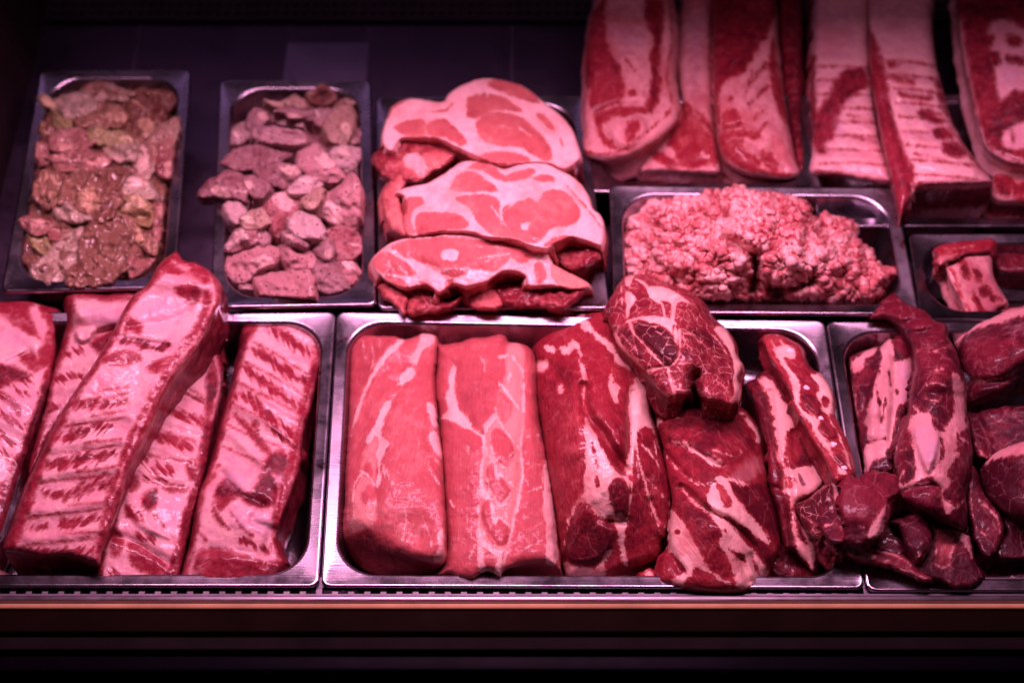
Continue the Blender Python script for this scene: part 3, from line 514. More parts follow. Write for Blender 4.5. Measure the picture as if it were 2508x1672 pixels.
tag(meat('meat_nub', SHOU, E_, [(75,1340),(110,1330),(150,1308),(195,1350),(200,1395),(130,1412),(85,1390)], [(130,1360,-.012)], edge=((.008,12),), th=.02, seed=6, g=2.6, fat=[('F',[(110,1340),(150,1320),(180,1370),(150,1380)]),('m',[(95,1370,14),(100,1380,12)])]),
  'small round nub of meat beside the front end of the banded shoulder', 'meat piece', MG)
tag(meat('meat_chunk', SHOU, F_, [(250,1290),(320,1280),(390,1340),(430,1400),(500,1470),(540,1490),(540,1525),(440,1535),(350,1525),(270,1500),(230,1420)], [(300,1300,-.030),(450,1500,-.040)], th=.02, seed=7, tone=-.8), 'dark wet chunk of meat low against the front wall of the middle tray', 'meat piece', MG)
tag(meat('belly_strip', SHOU, F_, [(105,380),(180,345),(190,320),(250,298),(300,330),(350,420),(400,550),(480,690),(560,820),(600,930),(540,1000),(480,1040),(410,1080),(440,1180),(500,1260),(540,1300),(530,1400),(515,1475),(490,1470),(430,1400),(390,1350),(340,1340),(310,1200),(290,1100),(250,980),(245,880),(230,750),(190,600),(150,480)],
  [(180,380,-.004),(300,360,.0),(300,800,.012),(500,800,.0),(330,1100,.006),(560,940,.0),(480,1440,-.022)], edge=((.010,22),(.004,8)), floor=-.056, seed=8, relk=1.4, tone=-.75, fib=110,
  rel=[('l',[(250,430),(290,740),(330,860),(365,1040),(390,1290)],-.004,10),('b',[(360,660),(410,640),(540,800),(400,840)],-.003,16),('l',[(255,980),(330,1000)],-.003,10)],
  fat=[('F',[(185,350),(250,350),(300,410),(340,480),(380,560),(400,640),(380,650),(350,730),(340,850),(400,870),(480,850),(540,850),(560,960),(500,1010),(430,1050),(410,1080),(380,1090),(400,1150),(450,1230),(520,1270),(535,1300),(510,1460),(480,1440),(410,1360),(390,1290),(375,1150),(365,1040),(330,1010),(330,860),(300,830),(290,740),(270,600),(255,500),(230,430)]),
  ('M',[(360,660),(410,640),(480,700),(540,800),(520,840),(460,850),(400,840),(345,850)]),('T',[(345,660),(410,640),(440,760),(400,840),(345,850)],.25,20),('M',[(390,1140),(430,1200),(450,1260),(490,1320),(460,1320),(410,1240)]),('V',[(400,880),(480,900),(520,980),(440,1020),(400,960)],16),('m',[(420,900,3),(440,960,5)]),('T',[(330,910),(410,920),(410,990),(330,1000)],.9,10),('M',[(345,920),(400,930),(400,975),(345,985)])]),
  'dark belly strip with a pale fat band, right of the banded shoulder', 'belly strip', MG)
rs_ = meat('rib_strip', SHOU, F_, [(210,140),(225,95),(300,92),(370,120),(430,160),(460,230),(500,300),(545,320),(600,400),(625,470),(630,570),(680,660),(720,770),(740,910),(690,940),(640,960),(610,920),(570,830),(500,720),(440,610),(390,540),(370,450),(320,350),(270,270),(240,220)],
  [(260,130,.016),(440,200,.018),(420,450,.034),(600,480,.026),(640,800,.040)], edge=((.010,20),(.004,8)), th=.028, seed=9, tone=.1, fib=115, g=2.6, scale_fat=7,
  rel=[('b',[(425,430),(470,430),(540,480),(555,560),(520,560),(460,510)],.003,10),('b',[(540,590),(580,590),(640,650),(640,690),(590,700),(535,650)],.003,10),('b',[(610,750),(660,750),(700,810),(690,860),(650,840),(610,790)],.003,10)],
  fat=[('F',[(250,110),(290,160),(340,150),(400,180),(390,230),(350,230),(400,290),(430,370),(420,440),(440,520),(540,590),(530,640),(600,720),(640,750),(640,830),(700,900),(650,900),(610,800),(540,720),(480,620),(390,480),(380,370),(330,280),(290,220)]),
  ('F',[(545,320),(610,420),(625,560),(600,560),(640,640),(700,780),(730,880),(700,850),(690,780),(640,680),(600,600),(560,540),(520,440),(540,400),(480,330)]),('f',[(290,100,5),(330,150,6)]),
  ('M',[(340,230),(400,260),(430,310),(440,360),(390,310)]),('M',[(425,430),(470,430),(540,480),(555,560),(520,560),(460,510)]),('M',[(540,590),(580,590),(640,650),(640,690),(590,700),(535,650)]),('M',[(610,750),(660,750),(700,810),(690,860),(650,840),(610,790)]),('M',[(555,460),(600,460),(590,500),(565,510)]),
  ('T',[(425,430),(470,430),(540,480),(555,560),(520,560),(460,510)],-.5,10),('T',[(540,590),(580,590),(640,650),(640,690),(590,700),(535,650)],-.4,10),('T',[(610,750),(660,750),(700,810),(690,860),(650,840),(610,790)],-.5,10)])
tag(rs_, 'narrow marbled rib strip with a row of white bone ends', 'rib strip', MG)
def surface_z(o, sx, sy):
    """height of a built piece under a reference pixel"""
    n = len(o.data.vertices); co_ = np.empty(n * 3); o.data.vertices.foreach_get('co', co_); V = co_.reshape(-1, 3) + np.array(o.location) + (np.array(o.parent.location) if o.parent else 0)
    d = V - EYE; fw = d[:, 1] * CP - d[:, 2] * SP; up = d[:, 1] * SP + d[:, 2] * CP
    px, py = CX + F * d[:, 0] / fw, CY - F * up / fw
    return float(V[np.argmin((px - sx) ** 2 + (py - sy) ** 2), 2])
def blob(name, p, r, mat, parent, flat=.5, n=12):
    V, Fc = [], []
    for i in range(n + 1):
        th = math.pi * i / n
        for j in range(2 * n):
            ph = math.pi * j / n; q = 1 + .12 * math.sin(3 * ph + r * 1e4) ; V.append((p[0] + r * q * math.sin(th) * math.cos(ph), p[1] + r * q * math.sin(th) * math.sin(ph) * .9, p[2] + r * flat * math.cos(th)))
    for i in range(n):
        for j in range(2 * n): Fc.append((i * 2 * n + j, (i + 1) * 2 * n + j, (i + 1) * 2 * n + (j + 1) % (2 * n), i * 2 * n + (j + 1) % (2 * n)))
    return mesh_obj(name, V, Fc, mat, parent)
for x, y, r in ((370,188,22),(463,403,19),(547,580,16),(622,730,18),(680,866,19)):
    sx, sy = F_((x, y)); z = surface_z(rs_, sx, sy); blob('bone_end', at(sx, sy, z), r / 2.376 / 2330, BONE, rs_, .28)
tag(meat('meat_chunk', NECK, F_, [(400,1090),(480,1040),(600,960),(618,1000),(640,1100),(680,1240),(665,1360),(620,1370),(540,1290),(470,1260),(420,1150)], [(440,1110,.012),(600,1000,.036),(640,1300,.030)], edge=((.010,20),), th=.035, seed=10, tone=-.7, fat=[('F',[(610,960),(640,1000),(650,1100),(690,1220),(650,1180),(630,1080)]),('F',[(580,1190),(660,1180),(690,1230),(620,1240),(560,1250)]),('f',[(430,1140,3),(520,1200,2)])]),
  'dark marbled chunk of meat lying over the foot of the belly strip', 'meat piece', MG)
L_ = crop(0, 600, 1.782); H_ = crop(0, 700, 2.063)
RIB = meat_mat('rib_rack', lean=(.24,.014,.030), dark=(.075,.005,.013), pale=(.56,.20,.21), fat=(.70,.38,.375), fat2=(.58,.265,.32), memb=(.54,.31,.40), marb=.15, vein=50, fibre=1.0, rag=.75, rough=.28, coat=.32, bump=.7, soft=.34)
RG = 'rib racks in the front left tray'
tag(meat('rib_rack', RIB, L_, [(-60,240),(0,245),(110,240),(180,258),(258,285),(272,310),(245,340),(245,420),(240,500),(230,560),(210,640),(170,760),(130,880),(95,1000),(50,1140),(10,1260),(-60,1350),(-110,1200),(-120,700)],
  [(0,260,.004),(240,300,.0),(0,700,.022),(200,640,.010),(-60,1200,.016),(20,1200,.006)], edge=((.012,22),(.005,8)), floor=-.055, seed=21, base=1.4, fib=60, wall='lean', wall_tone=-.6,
  rel=[('l',[(0,640),(120,700)],.003,14),('l',[(0,760),(120,820)],.003,14),('l',[(0,330),(150,420)],.004,20),('l',[(130,470),(20,520)],-.004,9)],
  fat=[('e',13),('M',[(-60,238),(70,238),(140,245),(250,280),(272,310),(240,350),(235,500),(170,540),(165,470),(200,420),(130,390),(80,360),(0,300),(-60,290)]),('F',[(130,290),(160,255),(180,300),(210,350),(190,420),(160,370)]),('M',[(80,480),(140,470),(175,500),(175,540),(150,555),(105,515)]),('M',[(-40,530),(60,530),(130,570),(105,590),(30,605),(0,630),(-60,640)]),('T',[(-40,530),(60,530),(130,570),(0,630)],-.8,14),
  ('m',[(215,560,21),(190,680,21),(150,800,29),(110,920,36),(70,1040,57),(20,1180,78),(-60,1300,91)]),('T',[(170,640),(230,560),(120,950),(40,1250),(-60,1300),(60,980)],-.7,30),('m',[(0,650,13),(55,690,16),(85,740,8)]),('s',[(80,575,13),(120,590,13)],50),('s',[(0,820,13),(50,860,13)],50),('V',[(-40,380),(60,350),(130,420),(60,470)],20),('s',[(0,730,9),(60,770,12),(110,800,7)],60),('s',[(20,600,6),(90,640,10),(150,660,6)],60),('s',[(-20,880,9),(40,920,11)],60),('V',[(0,650),(130,640),(100,800),(0,880)],30)]),
  'pale pink rib rack cut off by the left edge of the photo', 'rib rack', RG)
rb = meat('rib_rack', RIB, H_, [(325,60),(380,32),(520,40),(690,40),(690,150),(600,280),(520,400),(400,560),(310,680),(245,780),(205,880),(150,960),(140,900),(180,760),(220,620),(255,450),(300,330),(330,200)],
  [(360,60,.006),(640,60,.014),(300,400,.0),(480,380,.004),(160,900,-.004)], edge=((.012,22),(.005,8)), floor=-.055, seed=22, base=1.4, fib=20, wall='lean',
  rel=[('l',[(420,130),(560,150),(660,160)],.014,34),('l',[(400,150),(380,90)],.006,20),('b',[(380,230),(470,210),(480,250),(430,290),(390,280)],.008,14),('l',[(480,250),(580,215)],-.006,10),('l',[(290,400),(460,370)],.003,16),('l',[(260,520),(400,500)],.003,16)],
  fat=[('e',13),('M',[(325,60),(372,45),(365,150),(350,250),(325,215)]),('M',[(430,38),(690,38),(645,72),(520,75),(470,60)]),('M',[(455,285),(540,235),(590,205),(560,290),(500,340)]),('T',[(455,285),(590,205),(560,290),(500,340)],-.4,10),('s',[(300,350,10),(400,330,14)],50),('s',[(280,470,11),(420,450,16)],50),('s',[(240,640,13),(300,600,13)],50),('V',[(400,110),(650,110),(600,200),(450,200)],20),('m',[(190,850,21),(150,930,26)]),('T',[(280,620),(230,780),(140,950),(200,760)],-.6,30)])
tag(rb, 'rib rack with a round bone end, pinned under the leaning top rack', 'rib rack', RG)
tag(meat('rib_rack', RIB, L_, [(720,420),(905,390),(935,330),(955,420),(975,540),(965,680),(930,820),(905,960),(880,1050),(850,1160),(820,1280),(790,1420),(770,1468),(640,1492),(500,1500),(420,1490),(420,1420),(440,1320),(480,1240),(500,1120),(530,1080),(560,960),(600,870),(680,640)],
  [(800,420,-.004),(950,500,-.008),(650,850,.004),(900,850,-.004),(520,1300,.006),(800,1300,.002),(600,1470,-.006)], edge=((.012,22),(.005,8)), floor=-.05, seed=23, base=1.4, fib=75, wall='lean', wall_tone=-.5,
  rel=[('l',[(680,740),(860,800)],.003,14),('l',[(640,860),(840,930)],.003,14),('l',[(610,980),(800,1020)],.003,14),('b',[(530,1090),(560,1070),(650,1120),(660,1200),(740,1280),(600,1230)],.004,18),('l',[(480,1260),(600,1300),(740,1390)],-.004,12),('l',[(850,1060),(800,1290)],-.003,10)],
  fat=[('t',[(690,560,10),(780,590,10),(890,640,10)],1.3),('m',[(687,576,1.6),(777,606,1.6),(887,656,1.6)]),('t',[(652,665,10),(746,695,10),(874,740,10)],1.3),('m',[(649,681,1.6),(743,711,1.6),(871,756,1.6)]),('t',[(614,770,10),(712,800,10),(858,840,10)],1.3),('m',[(611,786,1.6),(709,816,1.6),(855,856,1.6)]),('t',[(576,875,10),(678,905,10),(842,940,10)],1.3),('m',[(573,891,1.6),(675,921,1.6),(839,956,1.6)]),('t',[(538,980,10),(644,1010,10),(826,1040,10)],1.3),('m',[(535,996,1.6),(641,1026,1.6),(823,1056,1.6)]),('e',13),('M',[(905,390),(935,330),(960,430),(978,560),(965,690),(920,840),(890,1030),(855,1060),(870,900),(890,760),(900,600),(910,480)]),('T',[(905,390),(935,330),(978,560),(890,1030),(855,1060),(890,760)],-.45,14),('f',[(935,480,6),(960,600,4),(925,760,3)]),
  ('s',[(640,815,10),(720,840,17),(830,880,17)],50),('s',[(600,930,9),(640,930,13)],50),('s',[(680,970,18),(740,990,20)],50),('s',[(790,740,10),(880,765,13)],50),('M',[(810,960),(850,940),(870,1000),(840,1030)]),('M',[(620,1100),(680,1060),(680,1130),(640,1160)]),('M',[(710,1060),(760,1050),(820,1070),(770,1080)]),('T',[(620,1100),(680,1060),(680,1130),(640,1160)],-.6,8),
  ('M',[(540,1130),(600,1160),(620,1210),(560,1190)]),('M',[(480,1300),(510,1240),(540,1290),(520,1350),(490,1360)]),('M',[(560,1300),(620,1310),(720,1380),(735,1400),(690,1455),(620,1430),(580,1400)]),('m',[(850,1080,18),(820,1180,23),(800,1290,26),(770,1380,26),(720,1470,26)]),('T',[(870,1060),(840,1060),(780,1300),(700,1480),(800,1440)],-.5,20),('m',[(445,1340,8),(430,1470,16)]),
  ('M',[(545,1010),(590,1000),(610,1050),(560,1070)]),('s',[(660,690,6),(740,720,11),(850,760,9)],34),('s',[(700,610,6),(790,640,10),(880,680,8)],34),('s',[(620,760,6),(690,790,9)],34),('s',[(570,1000,6),(640,1010,8),(720,1030,5)],34),('V',[(690,1090),(810,1090),(780,1250),(680,1220)],20),('s',[(600,1270,11),(650,1285,12)],50),('s',[(500,1420,12),(560,1470,14)],50),('m',[(680,1180,3),(720,1230,3)])]),
  'rib rack with torn membrane at its foot, between the leaning rack and the striped one', 'rib rack', RG)
tag(meat('rib_rack', RIB, L_, [(1045,325),(1060,290),(1140,285),(1220,320),(1300,342),(1390,390),(1418,440),(1395,560),(1362,700),(1325,830),(1315,960),(1275,1090),(1245,1170),(1212,1280),(1245,1380),(1238,1440),(1180,1482),(1000,1480),(850,1478),(775,1478),(790,1420),(830,1290),(850,1160),(870,1070),(900,1000),(940,870),(960,790),(1000,640),(1030,500),(1050,410)],
  [(1100,320,-.010),(1380,420,-.012),(1150,700,.014),(1330,700,.0),(1000,800,.004),(1050,1200,.018),(860,1200,.006),(1000,1450,-.006),(1200,1440,-.010)], edge=((.012,22),(.005,8)), floor=-.055, seed=24, base=1.4, fib=35, wall='lean', wall_tone=-.45,
  rel=[('l',[(1100,400),(1200,440),(1350,540)],.004,14),('l',[(1070,490),(1180,540),(1330,640)],.004,14),('l',[(1040,590),(1160,660),(1310,750)],.004,14),('l',[(1020,690),(1130,750),(1290,860)],.004,14),('l',[(980,800),(1060,870),(1150,950)],.005,14),('l',[(1180,320),(1370,410)],.003,14),('l',[(970,1000),(1040,1080),(1150,1130)],-.005,12),('l',[(1150,1140),(1100,1200),(1200,1240)],-.003,10),('b',[(870,1340),(1100,1350),(1240,1380),(1200,1470),(870,1470)],.006,30),('l',[(1180,1250),(1150,1390)],-.004,10),('l',[(1215,1050),(1200,1270)],-.003,9)],
  fat=[('t',[(1095,400,10),(1200,455,10),(1340,545,10)],1.3),('m',[(1091,416,1.6),(1196,471,1.6),(1336,561,1.6)]),('t',[(1063,488,10),(1170,543,10),(1312,625,10)],1.3),('m',[(1059,504,1.6),(1166,559,1.6),(1308,641,1.6)]),('t',[(1031,576,10),(1140,631,10),(1284,705,10)],1.3),('m',[(1027,592,1.6),(1136,647,1.6),(1280,721,1.6)]),('t',[(999,664,10),(1110,719,10),(1256,785,10)],1.3),('m',[(995,680,1.6),(1106,735,1.6),(1252,801,1.6)]),('t',[(967,752,10),(1080,807,10),(1228,865,10)],1.3),('m',[(963,768,1.6),(1076,823,1.6),(1224,881,1.6)]),('t',[(935,840,10),(1050,895,10),(1200,945,10)],1.3),('m',[(931,856,1.6),(1046,911,1.6),(1196,961,1.6)]),('e',13),('M',[(1045,325),(1060,290),(1110,300),(1140,283),(1125,350),(1080,440),(1050,540),(1005,700),(965,850),(930,950),(880,1060),(850,1130),(865,1060),(945,800),(985,640),(1025,480)]),('T',[(1045,325),(1125,300),(1050,540),(930,950),(850,1130),(985,640)],-.4,14),
  ('m',[(1380,390,17),(1385,480,17),(1352,600,17),(1312,740,17),(1290,860,17),(1262,980,20),(1232,1080,17),(1212,1190,17),(1200,1260,14)]),
  ('s',[(1100,450,11),(1180,500,21),(1260,560,25),(1325,595,13)],72),('s',[(1070,540,10),(1150,600,21),(1230,660,25),(1300,700,12)],72),('s',[(1040,650,10),(1110,690,18),(1180,750,22),(1270,820,13)],72),('m',[(1020,740,5),(1090,810,16),(1160,890,17),(1190,920,6)]),('s',[(1170,350,9),(1240,400,19),(1320,450,18),(1350,480,11)],72),('s',[(1190,800,10),(1240,840,17),(1270,860,11)],72),
  ('M',[(940,1080),(980,1020),(1040,1060),(1090,1080),(1140,1000),(1160,930),(1220,890),(1255,920),(1245,1000),(1190,1000),(1220,1060),(1210,1120),(1150,1150),(1080,1130),(1040,1100),(1000,1120),(950,1160)]),('T',[(940,1080),(980,1020),(1090,1080),(1160,930),(1255,920),(1220,1060),(1150,1150),(1040,1100)],-.7,20),
  ('M',[(930,1130),(960,1190),(1000,1240),(940,1190)]),('V',[(970,980),(1080,1000),(1060,1070),(980,1060)],14),('V',[(1000,1140),(1180,1160),(1180,1260),(1020,1240)],20),('M',[(870,1340),(950,1320),(1060,1350),(1150,1380),(1245,1370),(1240,1440),(1150,1460),(1000,1450),(860,1440)]),('T',[(870,1340),(1060,1350),(1245,1370),(1240,1480),(860,1480)],-.25,20),('f',[(870,1400,7),(840,1460,9)]),('f',[(1170,1390,6),(1150,1330,6),(1190,1270,7)]),('m',[(1000,1150,3),(1050,1230,4),(1100,1270,3)]),('M',[(1110,770),(1130,790),(1115,810),(1090,790)]),('m',[(890,1050,6),(930,1010,5),(950,960,4)]),('m',[(860,1250,5),(900,1290,4)]),('s',[(1060,1290,7),(1160,1330,9)],72)]),
  'striped pale rib rack lying rightmost beside the bare tray corner', 'rib rack', RG)
tag(meat('rib_rack', RIB, L_, [(640,175),(690,88),(735,48),(770,28),(800,65),(850,72),(925,120),(965,180),(965,260),(940,300),(880,430),(800,530),(740,620),(700,700),(650,820),(590,930),(560,1000),(540,1080),(490,1230),(445,1340),(425,1390),(300,1362),(180,1360),(60,1340),(10,1330),(55,1190),(110,1040),(190,870),(270,730),(330,630),(400,530),(470,420),(520,320),(580,220)],
  [(650,200,.068),(780,60,.076),(940,220,.064),(450,560,.062),(780,500,.058),(250,850,.046),(560,900,.046),(60,1270,.020),(400,1330,.028)], edge=((.012,22),(.005,8)), th=.06, bulge=.003, seed=25, base=1.4, fib=12, wall=[(0,.3,-.2),(.12,-1,-.3),(.4,-1,-.45),(.5,.4,-.2),(.56,-1,-.5),(1,-1,-.8)], wall_tone=-.6, g=2.8,
  rel=[('l',[(330,760),(420,740),(560,740)],.0035,15),('l',[(230,880),(360,860),(530,850)],.0035,15),('l',[(190,1010),(340,980),(510,970)],.004,15),('l',[(140,1160),(300,1145),(470,1110)],.004,16),('l',[(120,1280),(280,1270),(440,1240)],.003,14),('l',[(510,400),(600,420),(730,440)],-.004,9),('l',[(640,150),(760,160),(900,180)],.006,24),('l',[(820,380),(640,700),(520,1050)],.004,26),('l',[(560,360),(740,330),(820,300)],-.003,12)],
  fat=[('t',[(322,674,11),(439,654,11),(557,634,11)],1.3),('m',[(322,688,1.6),(439,668,1.6),(557,648,1.6)]),('m',[(439,638,1.6),(557,618,1.6)]),('t',[(278,779,11),(410,759,11),(542,739,11)],1.3),('m',[(278,793,1.6),(410,773,1.6),(542,753,1.6)]),('m',[(410,743,1.6),(542,723,1.6)]),('t',[(227,899,11),(376,879,11),(526,859,11)],1.3),('m',[(227,913,1.6),(376,893,1.6),(526,873,1.6)]),('m',[(376,863,1.6),(526,843,1.6)]),('t',[(175,1024,11),(341,1004,11),(508,984,11)],1.3),('m',[(175,1038,1.6),(341,1018,1.6),(508,998,1.6)]),('m',[(341,988,1.6),(508,968,1.6)]),('t',[(112,1174,11),(299,1154,11),(487,1134,11)],1.3),('m',[(112,1188,1.6),(299,1168,1.6),(487,1148,1.6)]),('m',[(299,1138,1.6),(487,1118,1.6)]),('t',[(90,1299,11),(280,1279,11),(470,1259,11)],1.3),('m',[(90,1313,1.6),(280,1293,1.6),(470,1273,1.6)]),('m',[(280,1263,1.6),(470,1243,1.6)]),('e',13),('m',[(390,550,5),(330,640,8),(270,760,16),(200,880,21),(150,1000,29),(110,1110,36),(60,1220,44),(20,1310,52)]),('T',[(330,600),(230,820),(170,960),(120,1120),(80,1330),(0,1330),(110,1030),(260,740)],-.55,20),
  ('m',[(905,220,21),(885,330,16),(810,430,18),(740,540,12),(680,650,23),(640,740,26),(585,850,29),(545,960,29),(505,1060,26),(475,1160,25),(450,1260,18),(425,1350,16)]),('T',[(900,250),(760,540),(640,780),(560,1000),(450,1330),(400,1330),(520,1000),(640,720)],-.15,12),('f',[(665,700,3),(600,810,4),(580,880,2)]),('f',[(540,960,3),(510,1050,4),(480,1130,2)]),
  ('f',[(950,300,3),(760,595,6),(690,740,5),(606,900,5)]),
  ('M',[(640,130),(700,70),(740,45),(770,25),(800,62),(850,72),(928,125),(900,170),(840,140),(780,130),(720,120),(690,150)]),('T',[(640,130),(770,25),(928,125),(900,170)],.1,14),('F',[(750,70),(790,85),(830,100),(800,110)]),('M',[(760,190),(800,170),(850,170),(880,200),(870,240),(840,270),(800,240)]),('T',[(760,190),(850,170),(880,200),(840,270)],-.5,14),
  ('M',[(545,320),(590,320),(620,350),(610,390),(560,370),(545,390)]),('s',[(510,410,11),(600,430,13),(680,450,16),(740,440,11)],-48),('T',[(500,400),(740,430),(740,460),(520,440)],-.6,10),('M',[(420,500),(470,480),(560,460),(610,480),(610,510),(540,520),(470,520)]),('M',[(640,530),(700,500),(760,490),(760,520),(700,550),(650,550)]),
  ('s',[(230,840,12),(310,830,19),(400,800,19),(480,790,10)],-48),('s',[(200,950,13),(290,950,22),(390,930,25),(490,910,12)],-48),('s',[(190,1080,10),(280,1090,16),(370,1060,25),(450,1030,18),(480,1010,10)],-48),('T',[(340,1040),(480,1010),(470,1060),(350,1100)],-.4,14),('s',[(140,1235,11),(200,1230,9)],-48),('s',[(280,1220,16),(360,1210,18),(430,1190,12)],-48),('s',[(320,700,12),(420,690,16),(540,690,10)],-48),
  ('s',[(90,1335,13),(240,1345,18),(400,1335,14)],-48),('V',[(600,250),(760,220),(780,330),(640,380)],24),('V',[(700,200),(760,200),(740,260)],12)]),
  'long leaning rib rack lying across the others, its end resting on a tray rim', 'rib rack', RG)
tag(meat('fat_trim', RIB, H_, [(-60,1430),(0,1440),(60,1468),(130,1495),(110,1532),(0,1540),(-60,1540)], [(30,1490,-.028)], th=.02, seed=26, base=1.4), 'pale pink scrap of fat in the bottom left tray corner', 'meat trimming')
G_ = crop(1950, 700, 2.0627)
BEEF = meat_mat('beef', lean=(.15,.009,.024), dark=(.045,.003,.010), pale=(.36,.075,.085), fat=(.74,.42,.40), fat2=(.60,.27,.28), memb=(.40,.27,.36), marb=.22, vein=36, fibre=.9, rag=.8, rough=.34, coat=.20)
BG = 'dark beef cuts in the right front tray'
tag(meat('beef_cut', BEEF, G_, [(262,370),(300,340),(410,305),(430,300),(470,265),(490,272),(500,250),(540,245),(580,330),(597,420),(582,520),(560,640),(540,760),(495,850),(492,940),(350,962),(340,900),(320,800),(300,650),(280,500)],
  [(280,380,-.004),(540,270,.008),(420,600,.022),(570,500,.010),(300,700,.0),(420,940,.008)], edge=((.012,24),(.005,9)), floor=-.05, seed=41, relk=1.5, scale_fat=7.5, tone=-.55, fib=85,
  rel=[('l',[(500,380),(495,600),(480,780)],-.004,10),('l',[(420,420),(390,600),(380,750)],.003,16),('l',[(430,590),(435,680)],-.002,6),('l',[(470,300),(490,350)],-.003,8),('l',[(430,300),(360,520),(340,700)],-.003,10)],
  fat=[('F',[(275,390),(345,330),(410,310),(400,340),(350,370),(340,410),(290,440)]),('F',[(425,300),(480,265),(495,340),(500,380),(590,370),(580,480),(560,590),(520,600),(505,680),(490,760),(480,800),(430,880),(380,910),(345,950),(340,860),(360,720),(345,690),(370,600),(400,480),(430,370)]),('V',[(510,380),(590,380),(570,580),(520,600),(510,500)],14),
  ('M',[(500,250),(545,245),(580,340),(562,372),(510,335)]),('T',[(500,250),(545,245),(580,340),(510,335)],-.1,10),('f',[(280,480,6),(300,600,5),(312,700,5)]),('M',[(385,890),(480,860),(490,945),(365,965)]),('T',[(385,890),(480,860),(490,945),(365,965)],-.9,14),('m',[(420,430,1),(405,520,3),(425,600,2)]),('m',[(455,560,2),(440,640,3),(430,690,2)]),('m',[(505,520,3),(515,545,3)]),('m',[(350,790,3),(450,770,3)]),('m',[(470,430,2),(475,500,2)])]),
  'dark beef piece with a broad pale fat seam, next to the tenderloin', 'beef cut', BG)
tag(meat('tenderloin', BEEF, G_, [(368,162),(420,90),(490,35),(512,40),(560,85),(650,120),(700,170),(757,195),(765,250),(800,310),(832,420),(856,500),(858,620),(872,720),(890,830),(872,950),(852,1040),(862,1130),(840,1228),(760,1203),(680,1152),(580,1110),(520,1050),(505,960),(495,860),(520,760),(560,640),(580,500),(598,400),(570,280),(510,205),(440,165)],
  [(400,150,.024),(500,60,.022),(650,230,.050),(700,500,.070),(600,500,.050),(840,560,.046),(700,850,.074),(520,900,.050),(860,850,.050),(700,1100,.062),(830,1190,.044)], edge=((.014,28),(.006,10)), th=.045, bulge=.005, seed=42, relk=1.5, tone=-.5, fib=95, g=2.6,
  rel=[('l',[(440,170),(560,190),(650,130)],-.004,10),('l',[(520,215),(620,240),(750,200)],-.005,10),('l',[(570,290),(680,320),(790,300)],-.002,12),('l',[(600,460),(720,470),(830,440)],.002,16),('l',[(600,560),(700,540),(840,560)],-.0015,10),('b',[(590,720),(680,690),(730,760),(670,950),(600,800)],.003,14),('l',[(510,1040),(700,1010),(760,1080)],-.003,10)],
  fat=[('T',[(368,162),(490,35),(650,120),(757,195),(700,220),(520,215)],-.15,30),('F',[(565,700),(590,645),(680,640),(700,690),(740,740),(760,700),(800,620),(785,450),(830,450),(855,540),(860,680),(865,720),(820,750),(810,830),(830,850),(760,940),(780,1000),(740,1050),(760,1080),(800,1110),(850,1080),(820,1120),(760,1150),(740,1080),(720,1010),(690,1000),(600,1010),(510,1030),(505,990),(560,1000),(600,950),(590,840),(580,760)]),
  ('V',[(590,720),(680,690),(730,760),(720,860),(670,950),(620,880),(600,800)],12),('M',[(690,670),(740,690),(730,740),(700,710)]),('f',[(660,500,4),(710,490,7),(760,510,3)]),('f',[(650,570,2),(720,580,3),(740,560,1)]),('f',[(500,780,5),(510,830,5),(550,825,3)]),('f',[(610,330,1),(700,330,2),(780,300,2)]),('m',[(620,990,6),(680,975,8)]),('f',[(680,430,2),(740,420,2)]),('f',[(590,610,4),(620,640,4)]),('f',[(540,940,4),(520,980,6)]),('m',[(735,770,6),(740,850,8),(700,920,4)]),('f',[(830,770,6),(870,790,5)])]),
  'long dark tenderloin with ragged fat on its front half, thin end over the rear rim', 'tenderloin', BG)
def dk(name, pts, z, label, cat, seed, **k):
    k = dict(dict(rough_edge=5, edge=((.007,14),(.003,6)), th=.04, tone=-.65, seed=seed, fib=60), **k)
    return tag(meat(name, BEEF, G_, pts, z, **k), label, cat, BG)
dk('beef_round', [(788,275),(850,200),(950,160),(1050,120),(1151,98),(1260,88),(1300,300),(1260,430),(1151,460),(1050,560),(960,590),(850,605),(858,480),(832,400),(800,320)], [(820,290,.0),(1050,150,.016),(1000,350,.050),(1200,300,.060),(900,560,.016),(1200,430,.040)],
  'large rounded beef joint with a pale rind edge, in the back corner', 'beef joint', 43, edge=((.022,44),(.006,10)), nz=(.001,40), rel=[('l',[(858,485),(960,490),(1060,470),(1151,415),(1260,380)],-.006,10)],
  fat=[('F',[(788,290),(850,208),(950,165),(1080,118),(1260,92),(1260,135),(1150,150),(1060,180),(950,205),(860,245),(812,312)]),('f',[(860,480,2),(960,478,3),(1060,462,3),(1151,410,3),(1260,370,3)]),('T',[(830,300),(1000,230),(1200,250),(1151,400),(1000,460),(870,470)],-.45,40),('V',[(1040,190),(1200,170),(1200,260),(1080,250)],40)])
dk('beef_round', [(858,640),(900,640),(960,622),(1151,600),(1260,600),(1260,800),(1100,860),(1000,875),(960,882),(900,850),(880,740)], [(880,680,.010),(1050,700,.034),(1200,700,.030)], 'purple red beef joint in the middle, between the two rounded joints at the right edge', 'beef joint', 44, rel=[('l',[(900,650),(960,760),(980,860)],-.005,12)], fat=[('T',[(860,640),(960,640),(1260,600),(1260,800),(960,880)],-.75,20),('f',[(905,800,3),(960,870,3)])])
